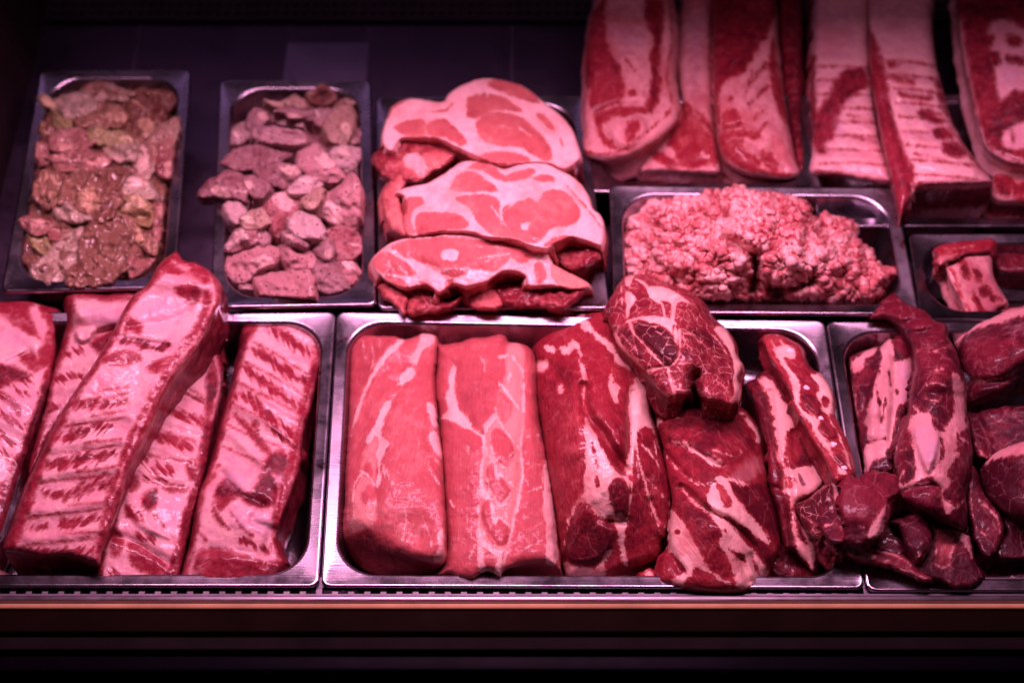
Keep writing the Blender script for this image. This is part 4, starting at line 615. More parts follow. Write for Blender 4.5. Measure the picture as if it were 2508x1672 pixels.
dk('beef_round', [(922,930),(948,880),(1010,830),(1151,782),(1260,770),(1290,1000),(1260,1180),(1100,1170),(1000,1105),(945,1040)], [(960,900,.020),(1100,900,.058),(1220,1000,.064),(1000,1080,.030)], 'rounded beef joint with a tan top edge, low at the right edge of the photo', 'beef joint', 45, edge=((.022,44),(.006,10)), nz=(.001,40), fat=[('F',[(940,890),(1010,832),(1151,780),(1260,770),(1260,835),(1090,858),(1000,880),(955,905)]),('T',[(930,930),(1260,860),(1260,1180),(1000,1100)],-1.0,40)])
dk('beef_chunk', [(1040,1180),(1151,1160),(1260,1160),(1260,1350),(1100,1385),(1020,1375),(1000,1320),(1060,1250)], [(1100,1250,.004)], 'very dark beef chunk in the bottom right corner', 'meat piece', 46, tone=-.9)
dk('beef_slab', [(880,1300),(1000,1330),(1260,1330),(1300,1500),(1100,1520),(900,1510),(840,1420)], [(900,1400,-.020),(1250,1400,-.016),(1000,1500,-.024)], 'very dark beef slab lying flat in the front of the right tray', 'meat piece', 54, tone=-1.0)
dk('beef_lump', [(868,950),(890,900),(925,980),(960,1060),(1020,1130),(1055,1220),(1032,1310),(1000,1360),(950,1370),(900,1290),(880,1200),(860,1100)], [(890,960,.010),(960,1200,.030),(960,1340,.008)], 'glossy dark lump with white sinew lines, between tenderloin and right joints', 'meat piece', 47, fat=[('f',[(880,1000,2),(885,1120,4),(900,1160,2)]),('f',[(930,1100,4),(960,1110,8),(1020,1180,5),(1030,1240,4)]),('f',[(900,1220,2),(960,1260,3)]),('T',[(860,950),(1050,1200),(1000,1360),(880,1200)],-.6,30)])
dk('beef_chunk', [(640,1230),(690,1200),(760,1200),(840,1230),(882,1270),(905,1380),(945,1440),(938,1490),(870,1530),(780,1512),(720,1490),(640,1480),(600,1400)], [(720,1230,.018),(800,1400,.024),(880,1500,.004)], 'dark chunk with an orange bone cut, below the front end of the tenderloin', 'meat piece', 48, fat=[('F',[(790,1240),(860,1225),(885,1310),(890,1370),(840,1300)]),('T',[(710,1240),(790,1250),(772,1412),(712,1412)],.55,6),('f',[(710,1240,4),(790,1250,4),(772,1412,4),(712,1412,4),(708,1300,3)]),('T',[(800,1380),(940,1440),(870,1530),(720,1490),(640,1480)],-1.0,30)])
dk('beef_chunk', [(480,1190),(520,1170),(600,1150),(660,1190),(685,1280),(640,1360),(615,1382),(560,1310),(510,1210)], [(520,1190,.030),(620,1280,.040)], 'dark purple lump below the tenderloin, right of the flat flap', 'meat piece', 49, tone=-.8, edge=((.012,26),), fat=[('f',[(610,1370,4),(640,1350,4)])])
dk('beef_chunk', [(180,1240),(260,1210),(480,1180),(540,1290),(560,1350),(520,1380),(380,1330),(220,1320)], [(200,1260,.0),(480,1300,.008)], 'dark piece of beef beneath the flap, mostly hidden', 'meat piece', 50, tone=-.85)
dk('beef_shank', [(212,1330),(280,1290),(350,1310),(430,1330),(520,1350),(600,1400),(680,1460),(682,1500),(620,1492),(540,1455),(430,1412),(330,1390),(250,1362)], [(250,1330,.016),(450,1370,.024),(660,1480,.016)], 'thin red and white shank strip lying along the front of the right tray', 'meat strip', 51, tone=-.4, edge=((.010,20),), th=.025, fib=-25, fat=[('F',[(250,1300),(290,1295),(330,1330),(400,1362),(350,1385),(260,1350)]),('M',[(280,1315),(330,1345),(300,1360)]),('f',[(400,1330,4),(470,1350,7),(540,1375,6),(580,1410,7)]),('f',[(450,1390,5),(560,1440,7),(660,1480,9)])])
dk('meat_flap', [(222,1120),(228,1020),(262,962),(330,982),(350,955),(430,935),(502,960),(522,1030),(470,1090),(458,1140),(435,1240),(392,1290),(340,1310),(325,1322),(240,1290),(248,1200)], [(250,1000,.050),(480,960,.044),(350,1130,.058),(300,1300,.040)], 'smooth dark flap of beef with one pale fat edge, in front of the tenderloin', 'meat flap', 52, tone=-.15, edge=((.006,12),), th=.012, nz=(.001,30), fat=[('F',[(440,1120),(460,1105),(445,1190),(440,1240),(390,1285),(360,1280),(370,1220),(410,1160)]),('f',[(320,1215,2),(345,1220,4)]),('T',[(350,955),(502,960),(522,1030),(430,1050)],-.4,30),('T',[(240,1200),(330,1220),(330,1320),(240,1290)],-.5,30)])
dk('meat_flap', [(120,1060),(180,985),(222,1000),(240,1080),(232,1180),(252,1250),(235,1300),(150,1280),(110,1180)], [(150,1050,.024),(230,1150,.036)], 'ragged dark meat with a yellowish fat fringe, bridging the two front trays', 'meat flap', 53, tone=-.5, th=.03, fat=[('F',[(180,985),(222,1000),(240,1080),(232,1180),(252,1250),(215,1180),(195,1090),(180,1030)]),('f',[(150,1210,5),(200,1200,6)])])
M_ = crop(860, 150, 2.4118); N_ = crop(1480, 400, 2.288); J_ = crop(0, 150, 2.75); K_ = crop(480, 180, 2.704); I_ = crop(2000, 500, 3.136)
CHOP = meat_mat('pork_chop', lean=(.50,.115,.115), dark=(.17,.009,.018), pale=(.62,.24,.20), fat=(.84,.49,.48), fat2=(.76,.37,.38), marb=.12, vein=40, fibre=.4, rag=.75, rough=.36)
CG = 'pork chops stacked in the middle tray'
UW = [(0,.6,0),(.10,-.6,-.2),(.3,-.9,-.55),(.55,-.7,-.7),(.7,-.2,-.4),(.85,-.9,-.6),(1,-1,-.9)]
def lean_ops(ps, t=None):
    o = []
    for p in ps: o.append(('M', p))
    return o
tag(meat('pork_chop', CHOP, M_, [(240,265),(330,222),(450,230),(540,240),(580,190),(640,150),(720,115),(790,102),(900,112),(1000,140),(1080,190),(1150,250),(1250,330),(1310,410),(1340,500),(1352,570),(1300,625),(1260,640),(1180,610),(1100,600),(1000,605),(880,610),(780,580),(740,560),(640,520),(560,475),(480,455),(340,450),(290,460),(240,530),(190,500),(190,400),(215,320)],
  [(250,300,.042),(800,120,.040),(1300,550,.050),(700,400,.062),(1000,590,.060),(300,450,.050)], edge=((.003,7),(.002,4)), th=.085, bulge=.006, scale_fat=6, seed=61, base=1.6, wall=UW, nz=(.001,24), rel=[('l',[(790,110),(800,180)],-.004,10),('b',[(740,360),(900,305),(1170,500),(1080,560),(755,430)],.002,16)],
  fat=lean_ops([[(680,260),(700,210),(780,195),(870,200),(960,250),(1010,300),(930,290),(820,295),(750,330),(690,330)],[(740,360),(800,310),(900,305),(1000,330),(1100,410),(1170,500),(1190,570),(1150,590),(1080,560),(1000,510),(900,500),(800,480),(755,430)],[(450,370),(500,340),(560,350),(640,420),(685,480),(640,495),(560,455),(460,440)],[(250,390),(320,355),(430,345),(435,400),(420,445),(330,440),(290,420)],[(800,120),(900,115),(1000,140),(1080,200),(1110,250),(1000,220),(880,175),(815,150)],[(760,560),(850,535),(1000,545),(1060,590),(950,605),(850,605)],[(1095,310),(1130,310),(1200,390),(1200,415),(1130,360)],[(1235,460),(1255,490),(1250,510)]])
  +[('f',[(790,105,8),(800,150,12),(805,200,12)]),('f',[(740,350,4),(820,300,5),(930,295,4)]),('m',[(215,330,8),(240,270,10),(330,225,4)]),('T',[(190,300),(260,260),(260,480),(190,500)],.3,30),('f',[(880,380,3),(960,400,2)]),('f',[(1000,400,3),(1060,440,2)]),('m',[(480,300,4),(560,290,7),(600,250,4)])]),
  'rearmost of three thick pork chops, lying at the back of the stack', 'pork chop', CG)
tag(meat('pork_chop', CHOP, M_, [(260,775),(340,745),(450,720),(560,660),(640,600),(720,588),(830,600),(900,638),(1000,605),(1120,595),(1250,650),(1340,710),(1400,790),(1430,870),(1480,920),(1492,1000),(1478,1092),(1400,1062),(1300,1042),(1200,1080),(1150,1110),(1060,1092),(960,1060),(800,1040),(700,1010),(600,1005),(500,1010),(370,1035),(320,1010),(305,930),(330,870),(310,800)],
  [(280,790,.050),(720,600,.054),(1450,950,.050),(800,800,.070),(1150,1080,.068),(400,1020,.056)], edge=((.003,7),(.002,4)), th=.085, bulge=.006, scale_fat=6, seed=62, base=1.6, wall=UW, nz=(.001,24), rel=[('l',[(1280,740),(1420,900),(1480,985)],-.002,6),('b',[(890,880),(1060,810),(1250,770),(1350,910),(1110,1060)],.002,16)],
  fat=lean_ops([[(590,760),(620,680),(700,650),(760,670),(860,750),(870,770),(780,765),(680,770)],[(690,630),(760,600),(840,620),(900,670),(980,650),(1070,630),(1090,650),(1040,690),(920,710),(850,690),(780,650)],[(1070,690),(1130,670),(1200,690),(1200,710),(1100,710)],[(620,810),(720,790),(850,800),(880,850),(870,900),(900,960),(1000,1060),(860,1030),(800,1000),(740,940),(700,870)],[(890,880),(960,840),(1060,810),(1100,830),(1150,770),(1250,770),(1320,830),(1350,910),(1310,960),(1180,990),(1110,1060),(1000,1060),(920,980)],[(310,830),(400,800),(430,840),(370,870),(350,930),(380,1010),(330,1010),(305,930)],[(390,910),(500,895),(620,900),(690,950),(680,980),(560,1000),(400,1030)],[(1140,1090),(1200,1040),(1330,1040),(1200,1085)]])
  +[('f',[(830,860,8),(870,910,7),(890,960,5)]),('f',[(890,900,5),(960,840,7),(1070,800,9),(1110,830,5)]),('m',[(1280,740,1),(1350,820,2),(1420,900,2),(1480,980,2)]),('T',[(390,910),(620,900),(690,950),(560,1000),(400,1030)],-.3,16),('F',[(1000,960),(1060,950),(1040,1000),(1000,990)])]),
  'middle pork chop, overlapped by its neighbours in front of the mince tray', 'pork chop', CG)
tag(meat('pork_chop', CHOP, M_, [(125,1180),(180,1110),(260,1060),(380,1040),(500,1030),(600,1010),(760,1020),(900,1015),(1000,1030),(1060,1090),(1160,1110),(1180,1180),(1250,1230),(1390,1300),(1412,1335),(1300,1345),(1200,1330),(1050,1325),(1030,1265),(930,1240),(860,1265),(800,1305),(680,1335),(620,1318),(560,1350),(520,1372),(480,1345),(420,1325),(320,1345),(230,1310),(150,1250)],
  [(150,1190,.036),(600,1020,.056),(1160,1130,.050),(600,1200,.058),(1380,1320,.034),(500,1380,.038)], edge=((.003,7),(.002,4)), th=.075, bulge=.008, scale_fat=6, seed=63, base=1.6, wall=UW, nz=(.0018,18), rel=[('l',[(400,1190),(560,1290),(600,1400)],-.004,14),('l',[(1050,1160),(1180,1220),(1400,1320)],-.003,16),('l',[(470,1300),(520,1420)],.003,12)],
  fat=lean_ops([[(240,1100),(330,1060),(500,1040),(640,1040),(760,1060),(1000,1060),(1060,1110),(1110,1120),(1080,1160),(1000,1190),(930,1140),(880,1130),(760,1160),(730,1190),(760,1230),(640,1220),(540,1220),(380,1180)],[(130,1180),(190,1130),(300,1180),(380,1260),(250,1260),(160,1240)],[(740,1160),(880,1130),(940,1150),(900,1200),(850,1240),(760,1220)],[(530,1250),(600,1230),(690,1240),(640,1270),(560,1270)],[(1090,1200),(1130,1190),(1150,1280),(1100,1310)],[(400,1300),(470,1330),(510,1420),(450,1370)],[(560,1300),(600,1290),(600,1330),(560,1345)],[(200,1270),(300,1290),(340,1340),(250,1310)],[(1190,1200),(1390,1300),(1400,1335),(1230,1330)]])
  +[('F',[(530,1130),(580,1105),(640,1120),(630,1170),(590,1180),(540,1170)]),('f',[(740,1165,4),(840,1150,6),(930,1140,4)]),('T',[(1190,1190),(1390,1290),(1412,1340),(1210,1335)],.9,14),('T',[(130,1180),(190,1130),(300,1180),(380,1260),(250,1260),(160,1240)],-.2,20),('f',[(200,1200,2),(330,1250,3)]),('f',[(250,1180,2),(300,1230,2)])]),
  'front pork chop of the stack with a star of fat and dark ragged edge', 'pork chop', CG)
SC_ = [((130,560),(250,480),(400,470),(620,530),(600,600),(430,700),(420,720),(250,720),(150,640)),((180,760),(300,640),(330,700),(290,800),(310,930),(330,1030),(230,1000),(180,880)),((1180,1110),(1300,1050),(1470,1090),(1480,1170),(1400,1220),(1300,1240),(1200,1180)),((150,1270),(240,1300),(330,1340),(320,1500),(240,1430),(170,1390)),((330,1350),(430,1330),(560,1420),(690,1340),(600,1460),(420,1500),(320,1490)),((690,1340),(820,1310),(900,1440),(830,1465),(700,1455)),((830,1310),(1040,1300),(1200,1330),(1390,1340),(1270,1470),(1100,1460),(900,1450))]
for i, (o, l) in enumerate(zip(SC_, ('glossy red meat under the rearmost pork chop', 'orange skinned side piece left of the middle pork chop', 'dark red meat beneath the right end of the middle chop', 'red dangling scrap at the left end of the front chop', 'ragged dark trimmings hanging below the star marked chop', 'bright orange red scrap on the tray rim below the front chop', 'dark red slab under the skin end of the front chop'))):
    zz = (.034,.030,.026,.012,.016,.014,.018)[i]
    tag(meat('meat_scrap', CHOP, M_, o, [(o[0][0], o[0][1], zz), (o[3][0], o[3][1], zz + .012)], edge=((.012,22),(.004,8)), th=.045, seed=70+i, tone=(-.6,.3,-.7,-.3,-.7,.1,-.85)[i], bulge=.006, nz=(.005,16), rough_edge=4,
        fat=[('f',[o[1], tuple(np.mean(o, 0)), o[-2]])] if i in (3,4) else [('T',[(430,560),(600,540),(600,600),(450,690)],.2,20),('F',[(300,560),(420,560),(440,690),(360,650)])] if i==0 else []), l, 'meat piece', CG)
# ------------------------------------------------------------------ mince
def worley(Q, s, seed=0):
    p = Q / s; i = np.floor(p).astype(np.int64); best = np.full(len(Q), 9.); cid = np.zeros(len(Q))
    for dx in (-1, 0, 1):
        for dy in (-1, 0, 1):
            c = i + (dx, dy); z = np.full(len(Q), seed, np.int64)
            jx = _hash(c[:, 0], c[:, 1], z); jy = _hash(c[:, 0], c[:, 1], z + 7); d = np.hypot(c[:, 0] + jx - p[:, 0], c[:, 1] + jy - p[:, 1])
            m = d < best; best[m] = d[m]; cid[m] = _hash(c[:, 0], c[:, 1], z + 13)[m]
    return best, cid
MINC = meat_mat('minced_meat', lean=(.49,.13,.135), dark=(.24,.022,.030), pale=(.70,.37,.36), fat=(.78,.46,.42), fat2=(.70,.34,.31), marb=.0, fibre=.0, rag=.6, rough=.5, soft=.5, coat=.06)
mo = meat('minced_meat', MINC, N_, [(110,480),(118,390),(130,310),(190,285),(240,215),(330,210),(400,190),(520,190),(590,160),(680,140),(740,122),(830,150),(950,160),(1060,190),(1140,220),(1165,290),(1220,310),(1240,285),(1330,318),(1410,330),(1405,400),(1480,480),(1560,570),(1640,590),(1650,620),(1600,690),(1480,770),(1300,768),(1100,768),(900,765),(700,765),(500,760),(220,700),(130,640),(108,560)],
  [(130,400,.0),(500,200,.030),(850,150,.038),(1300,320,.014),(1620,620,.006),(850,430,.085),(450,420,.060),(1200,520,.060),(400,720,.014),(1000,740,.014),(1450,740,.006)], edge=((.012,26),(.005,9)), floor=-.048, bulge=.004, tuck=.010, seed=81, g=2.4, rough_edge=7, nz=(.017,36),
  rel=[('l',[(560,300),(700,430),(830,520),(840,700)],-.030,18),('l',[(850,520),(840,620)],-.022,12),('b',[(900,660),(1000,650),(1020,740),(930,760)],-.020,24),('l',[(1180,300),(1260,420)],-.022,20),('l',[(620,200),(690,330)],-.018,16),('l',[(1060,690),(1180,640)],-.020,14),('l',[(300,560),(420,640)],-.006,18)])
def granulate(o, s1, a1):
    me = o.data; n = len(me.vertices); c = np.empty(n * 3); me.vertices.foreach_get('co', c); c = c.reshape(-1, 3); Wd = c + np.array(o.location)
    d = Wd - EYE; fw = d[:, 1] * CP - d[:, 2] * SP; up = d[:, 1] * SP + d[:, 2] * CP; Q = np.c_[CX + F * d[:, 0] / fw, CY - F * up / fw]
    Qw = Q + 7 * np.c_[vnoise(np.c_[Q / 22, Q[:, 0] * 0]), vnoise(np.c_[Q / 22, Q[:, 0] * 0 + 5])]
    w1, id1 = worley(Qw, s1, 3); w2, id2 = worley(Qw * [1, 1.3] + 91, s1 * .55, 5)
    h = a1 * np.sqrt(np.maximum(0, 1 - (w1 / .75) ** 2)) * (.5 + id1) + .45 * a1 * np.sqrt(np.maximum(0, 1 - (w2 / .75) ** 2))
    h *= .6 + .8 * smooth(.5 + vnoise(np.c_[Q / 60, Q[:, 0] * 0 + 2]))
    nr = np.empty(n * 3); me.vertices.foreach_get('normal', nr); c = c + nr.reshape(-1, 3) * h[:, None]
    me.vertices.foreach_set('co', c.ravel())
    t = np.empty(n, np.float32); me.attributes['tone'].data.foreach_get('value', t); f = np.empty(n, np.float32); me.attributes['fat'].data.foreach_get('value', f)
    big = fbm(np.c_[Q / 70, Q[:, 0] * 0], 3)
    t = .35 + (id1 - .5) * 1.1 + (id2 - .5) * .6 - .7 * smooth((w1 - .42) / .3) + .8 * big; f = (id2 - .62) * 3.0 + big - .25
    me.attributes['tone'].data.foreach_set('value', t.astype(np.float32)); me.attributes['fat'].data.foreach_set('value', f.astype(np.float32)); me.update()
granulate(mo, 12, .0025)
tag(mo, 'heap of pale pink minced meat filling the wide tray', 'minced meat')
# ------------------------------------------------------------------ belly slice in the right tray
BELLY = meat_mat('pork_belly', lean=(.26,.014,.028), dark=(.09,.004,.012), pale=(.48,.10,.095), fat=(.64,.29,.29), fat2=(.46,.15,.175), memb=(.50,.28,.34), marb=.35, vein=44, fibre=1.2, rag=1.0, rough=.32)
BW = [(0,.3,0),(.12,-.6,-.2),(.22,-.6,-.2),(.3,.8,0),(.46,.8,0),(.54,-.2,.3),(.64,-.2,.3),(.7,1,0),(1,1,0)]
tag(meat('belly_slice', BELLY, I_, [(930,440),(1000,480),(1100,430),(1140,390),(1330,360),(1345,450),(1355,550),(1440,700),(1468,770),(1400,800),(1350,850),(1280,882),(1170,882),(1100,740),(1030,610),(990,500)], [(1000,480,.016),(1300,400,.010),(1250,650,.006),(1250,860,-.006)], edge=((.006,14),), th=.03, seed=91, base=1.4, fib=120, wall=BW,
  fat=[('m',[(1040,500,8),(1110,690,10),(1200,870,14)]),('T',[(1010,480),(1060,480),(1230,880),(1170,882)],.7,14),('M',[(1100,440),(1150,430),(1180,500),(1180,580),(1130,550)]),('M',[(1200,490),(1270,530),(1280,590),(1230,600)]),('M',[(1260,640),(1300,620),(1350,680),(1300,720),(1250,690)]),('M',[(1200,660),(1240,720),(1290,800),(1350,850),(1280,870),(1230,820)]),('M',[(1330,700),(1410,710),(1410,750),(1330,745)]),('T',[(1100,440),(1280,500),(1420,700),(1350,860),(1200,700)],-.7,20)]),
  'short slice of belly with dark muscle spots in the rightmost middle tray', 'belly slice')
tag(meat('meat_flap', BELLY, I_, [(915,350),(980,310),(1100,290),(1250,275),(1362,272),(1358,345),(1330,372),(1140,392),(1060,430),(1000,445),(940,475),(928,410)], [(940,400,.026),(1340,300,.018)], edge=((.006,14),), th=.014, seed=92, tone=-.1, fib=10, fat=[('F',[(928,420),(1000,400),(1130,385),(1060,430),(950,478)]),('f',[(1000,350,2),(1200,320,3)])]), 'red folded flap of meat on top of the short belly slice', 'meat flap')
tag(meat('meat_chunk', BELLY, I_, [(1350,380),(1450,345),(1593,372),(1720,380),(1720,520),(1500,540),(1400,520),(1345,460)], [(1400,420,-.016),(1650,420,-.012)], th=.03, seed=93, tone=-.9), 'dark piece standing in for reflected meat behind the short belly slice, right edge', 'meat piece')  # mirrored meat built as a solid dark piece
# ------------------------------------------------------------------ small pieces in the two narrow trays
CHK = {}
for nm, ln, pl, dk_, ft in (('brown', (0.190,0.092,0.058), (0.334,0.184,0.117), (.10,.022,.020), (.52,.33,.20)), ('pink', (0.258,0.104,0.086), (0.395,0.208,0.164), (.16,.022,.026), (.62,.36,.29)), ('yellow', (0.286,0.229,0.101), (0.410,0.320,0.179), (.20,.085,.04), (.62,.45,.28)), ('cream', (0.354,0.266,0.191), (0.471,0.360,0.273), (.26,.11,.08), (.68,.47,.38))):
    CHK[nm] = meat_mat('chicken_' + nm, lean=ln, pale=pl, dark=dk_, fat=ft, fat2=tuple(x * .8 for x in ft), marb=.25, vein=36, fibre=.8, rag=.9, rough=.22, speck=.24, coat=.7, bump=1.2)
DIC = {}
for nm, ln, pl, dk_, ft in (('mauve', (0.302,0.164,0.168), (0.430,0.254,0.258), (.15,.045,.05), (.66,.42,.36)), ('pale', (0.420,0.272,0.265), (0.516,0.353,0.344), (.26,.10,.10), (.70,.48,.42)), ('rose', (0.395,0.188,0.189), (0.490,0.262,0.267), (.24,.06,.065), (.68,.44,.40)), ('tan', (0.319,0.188,0.147), (0.413,0.271,0.215), (.17,.06,.05), (.62,.42,.33))):
    DIC[nm] = meat_mat('diced_' + nm, lean=ln, pale=pl, dark=dk_, fat=ft, fat2=tuple(x * .85 for x in ft), marb=.12, vein=40, fibre=.5, rag=.8, rough=.46, speck=.30, coat=.08, bump=1.5)
under = meat('marinade', CHK['brown'], J_, [(130,1260),(190,980),(250,640),(300,400),(380,270),(560,200),(800,190),(1000,220),(1120,300),(1150,480),(1130,760),(1090,1040),(1040,1250),(960,1400),(820,1470),(480,1475),(300,1460),(180,1390)], [(640,800,.020),(640,300,.006),(640,1400,.010),(200,1000,.008),(1080,900,.008)], th=.05, seed=120, g=4, nz=(.010,26), tone=-.2)
tag(under, kind='stuff', label='orange brown marinade and small scraps filling the chicken tray')
CH = 'seasoned chicken pieces in the far left tray'
rz = random.Random(5)
def small(name, mats, K, mat, pts, label, i, cx, cy, rx, ry, top, low, grp, sharp, cat, extra=(), **k):
    c = np.mean(pts, 0); pts = [tuple(c + (np.array(p) - c) * (1.17 if sharp else 1.24)) for p in pts]; e = min(1.0, ((c[0] - cx) / rx) ** 2 + ((c[1] - cy) / ry) ** 2)
    z0 = low + (top - low) * (1 - e) + (rz.uniform(-.007, .008) if sharp else rz.uniform(-.003, .004))
    w = (max(p[0] for p in pts) - min(p[0] for p in pts)); h = (max(p[1] for p in pts) - min(p[1] for p in pts))
    tx, ty = rz.uniform(-.008, .008) + k.pop('tx', 0), rz.uniform(-.008, .003)
    zc = [(c[0] - w/2, c[1], z0 - tx), (c[0] + w/2, c[1], z0 + tx), (c[0], c[1] - h/2, z0 - ty - .002), (c[0], c[1] + h/2, z0 + ty)]
    rel = []
    for q in range(rz.randint(1, 3)):
        a, b = rz.sample(list(pts), 2); m = (c[0] + rz.uniform(-w/4, w/4), c[1] + rz.uniform(-h/4, h/4)); rel.append(('l', [a, m, b], rz.choice([-.004, -.003, .003]), rz.uniform(7, 14)))
    if sharp:
        a = (c[0] + rz.uniform(-w/4, w/4), c[1] + rz.uniform(-h/6, h/4)); an = rz.uniform(-.7, .7); b = (a[0] + math.cos(an) * 50, a[1] + math.sin(an) * 50); rel.append(('r', a, b, rz.uniform(.0001, .00034), rz.uniform(0, .00034)))
        if rz.random() < .6: an += 1.4; rel.append(('r', a, (a[0] + math.cos(an) * 50, a[1] + math.sin(an) * 50), rz.uniform(0, .0004), rz.uniform(0, .0004)))
    ft = [('f', [pts[0], tuple(c + [rz.uniform(-20, 20), rz.uniform(-20, 20)]), pts[len(pts) // 2]])] if rz.random() < .4 else []
    ft = [(ft[0][0], [(p[0], p[1], rz.uniform(2, 7)) for p in ft[0][1]])] if ft else []
    if rz.random() < .5:
        a = rz.sample(list(pts), 1)[0]; m = ((a[0] + c[0]) / 2, (a[1] + c[1]) / 2); ft.append(('F', [(m[0] - w*.2, m[1] - h*.1), (m[0] + w*.1, m[1] - h*.2), (m[0] + w*.22, m[1] + h*.1), (m[0], m[1] + h*.18)]))
    o = [p for p in pts for _ in range(2 if sharp and rz.random() < .6 else 1)]
    kk = dict(dict(edge=((.003, 5), (.002, 3)) if sharp else ((.006, 10), (.003, 5)), th=.03, seed=i * 3 + 200, g=3.4, bulge=.003, rough_edge=5.0 if sharp else 7.0, nz=(.0075, 19), base=-.9, fib=rz.uniform(0, 180), tone=rz.uniform(-.6, .5), rel=rel, fat=list(extra) + ft), **k)
    return tag(meat(name, mats[mat], K, o, zc, **kk), label, cat, grp)
for i, (m, p, l) in enumerate([
 ('cream',[(570,190),(650,155),(750,160),(880,210),(860,250),(700,270),(600,250)],'pale pink chicken piece at the very back of its tray'),
 ('brown',[(1000,210),(1080,195),(1160,220),(1172,290),(1100,345),(1040,285)],'dark red chicken piece in the back right tray corner'),
 ('cream',[(390,270),(500,220),(600,250),(640,320),(540,370),(450,370),(400,330)],'smooth pale chicken piece behind the yellow skin flap'),
 ('brown',[(860,240),(960,215),(1040,260),(1092,350),(1080,430),(990,500),(920,480),(870,380)],'domed brown chicken thigh at the back right'),
 ('yellow',[(250,270),(300,240),(390,290),(480,360),(440,470),(370,445),(330,330),(290,315)],'yellow skin flap hooked over the left tray rim'),
 ('brown',[(520,380),(640,300),(760,300),(830,370),(780,440),(640,450),(560,430)],'brown pink chicken piece between yellow flap and domed thigh'),
 ('brown',[(285,420),(370,450),(390,520),(320,555),(278,500)],'small brown chicken scrap below the yellow skin flap'),
 ('yellow',[(610,470),(760,470),(880,520),(860,575),(720,575),(620,530)],'yellowish herbed chicken piece above the peach coloured one'),
 ('pink',[(345,520),(420,468),(540,460),(625,520),(560,592),(430,612),(358,580)],'pink red chicken piece with a wet highlight, upper left'),
 ('cream',[(710,590),(800,568),(905,580),(892,662),(790,682),(720,640)],'pale peach chicken piece in the middle of the upper half'),
 ('pink',[(255,560),(330,560),(380,620),(330,692),(258,660)],'small red chicken scrap against the left tray wall'),
 ('pink',[(375,640),(520,588),(680,620),(722,680),(600,742),(440,742),(380,700)],'shredded pink chicken piece above the four rounded slices'),
 ('pink',[(1080,560),(1152,560),(1152,760),(1080,765),(1040,680)],'pink yellow chicken piece against the right tray wall'),
 ('cream',[(1100,440),(1180,420),(1152,560),(1082,660),(1000,805),(950,805),(915,740),(865,680),(940,600),(1020,500)],'long pale streaky chicken strip along the right side'),
 ('brown',[(235,830),(280,760),(345,760),(345,900),(332,982),(270,962),(228,900)],'leftmost of the rounded brown slices in the tray centre'),
 ('brown',[(335,770),(430,740),(485,780),(445,900),(390,982),(340,960)],'second rounded slice from the left, finely speckled'),
 ('brown',[(455,790),(560,750),(645,740),(605,830),(562,922),(480,952),(425,930)],'third rounded slice from the left, amber skinned'),
 ('brown',[(555,880),(640,760),(760,740),(835,770),(802,880),(822,930),(740,1042),(640,1072),(580,1032),(528,960)],'largest rounded brown thigh in the tray centre'),
 ('cream',[(375,1000),(440,958),(520,1010),(595,1060),(500,1088),(400,1068)],'cream rimmed skin curl below the rounded slices'),
 ('pink',[(1010,960),(1092,980),(1102,1080),(1072,1205),(1040,1205),(1020,1080)],'pink chicken piece along the lower right tray wall'),
 ('yellow',[(840,930),(930,918),(1000,960),(1015,1060),(960,1102),(880,1065),(785,1060)],'mustard yellow chicken skin right of the largest thigh'),
 ('cream',[(755,830),(800,783),(930,788),(1015,850),(1022,912),(960,932),(880,912),(800,892)],'creamy knuckle shaped chicken piece above the yellow skin'),
 ('pink',[(148,1070),(260,1058),(335,1100),(300,1165),(210,1165)],'pink chicken piece touching the left tray wall, lower half'),
 ('brown',[(130,1300),(200,1290),(255,1370),(242,1432),(170,1392)],'brown sauced chicken piece in the front left tray corner'),
 ('pink',[(868,1330),(930,1240),(1035,1300),(992,1392),(880,1442)],'glossy red chicken piece in the front right tray corner'),
 ('pink',[(308,1130),(370,1088),(440,1110),(475,1150),(420,1212),(340,1192)],'shiny magenta pink chicken piece left of the folded skin'),
 ('yellow',[(196,1180),(270,1148),(335,1230),(312,1292),(240,1272)],'pale orange oval chicken piece near the front left'),
 ('brown',[(555,1230),(620,1108),(740,1078),(852,1130),(885,1220),(872,1330),(780,1432),(640,1480),(500,1480),(478,1400),(540,1330)],'large herbed chicken thigh at the front of the tray'),
 ('brown',[(828,1058),(890,1068),(960,1160),(1045,1200),(1035,1285),(960,1265),(888,1172)],'orange brown skin strip right of the large front thigh'),
 ('cream',[(245,1380),(330,1290),(450,1180),(560,1118),(622,1140),(582,1220),(532,1330),(440,1442),(330,1478),(275,1450)],'folded cream coloured chicken skin at the front left')]):
    small('chicken_piece', CHK, J_, m, p, l, i, 640, 830, 620, 760, .030, .006, CH, False, 'chicken piece')
under2 = meat('diced_scraps', DIC['mauve'], K_, [(200,1250),(210,900),(200,600),(250,400),(400,260),(600,180),(860,130),(1010,200),(1070,420),(1080,800),(1090,1150),(1060,1340),(960,1420),(700,1470),(420,1460),(270,1400)], [(640,750,.0),(640,250,-.008),(640,1400,-.008),(220,800,.0),(1060,800,.0)], th=.045, seed=121, g=4, nz=(.012,22), tone=-.6)
tag(under2, kind='stuff', label='small scraps of diced meat deep in the peppered tray')
DG = 'peppered diced meat pieces in the second tray'
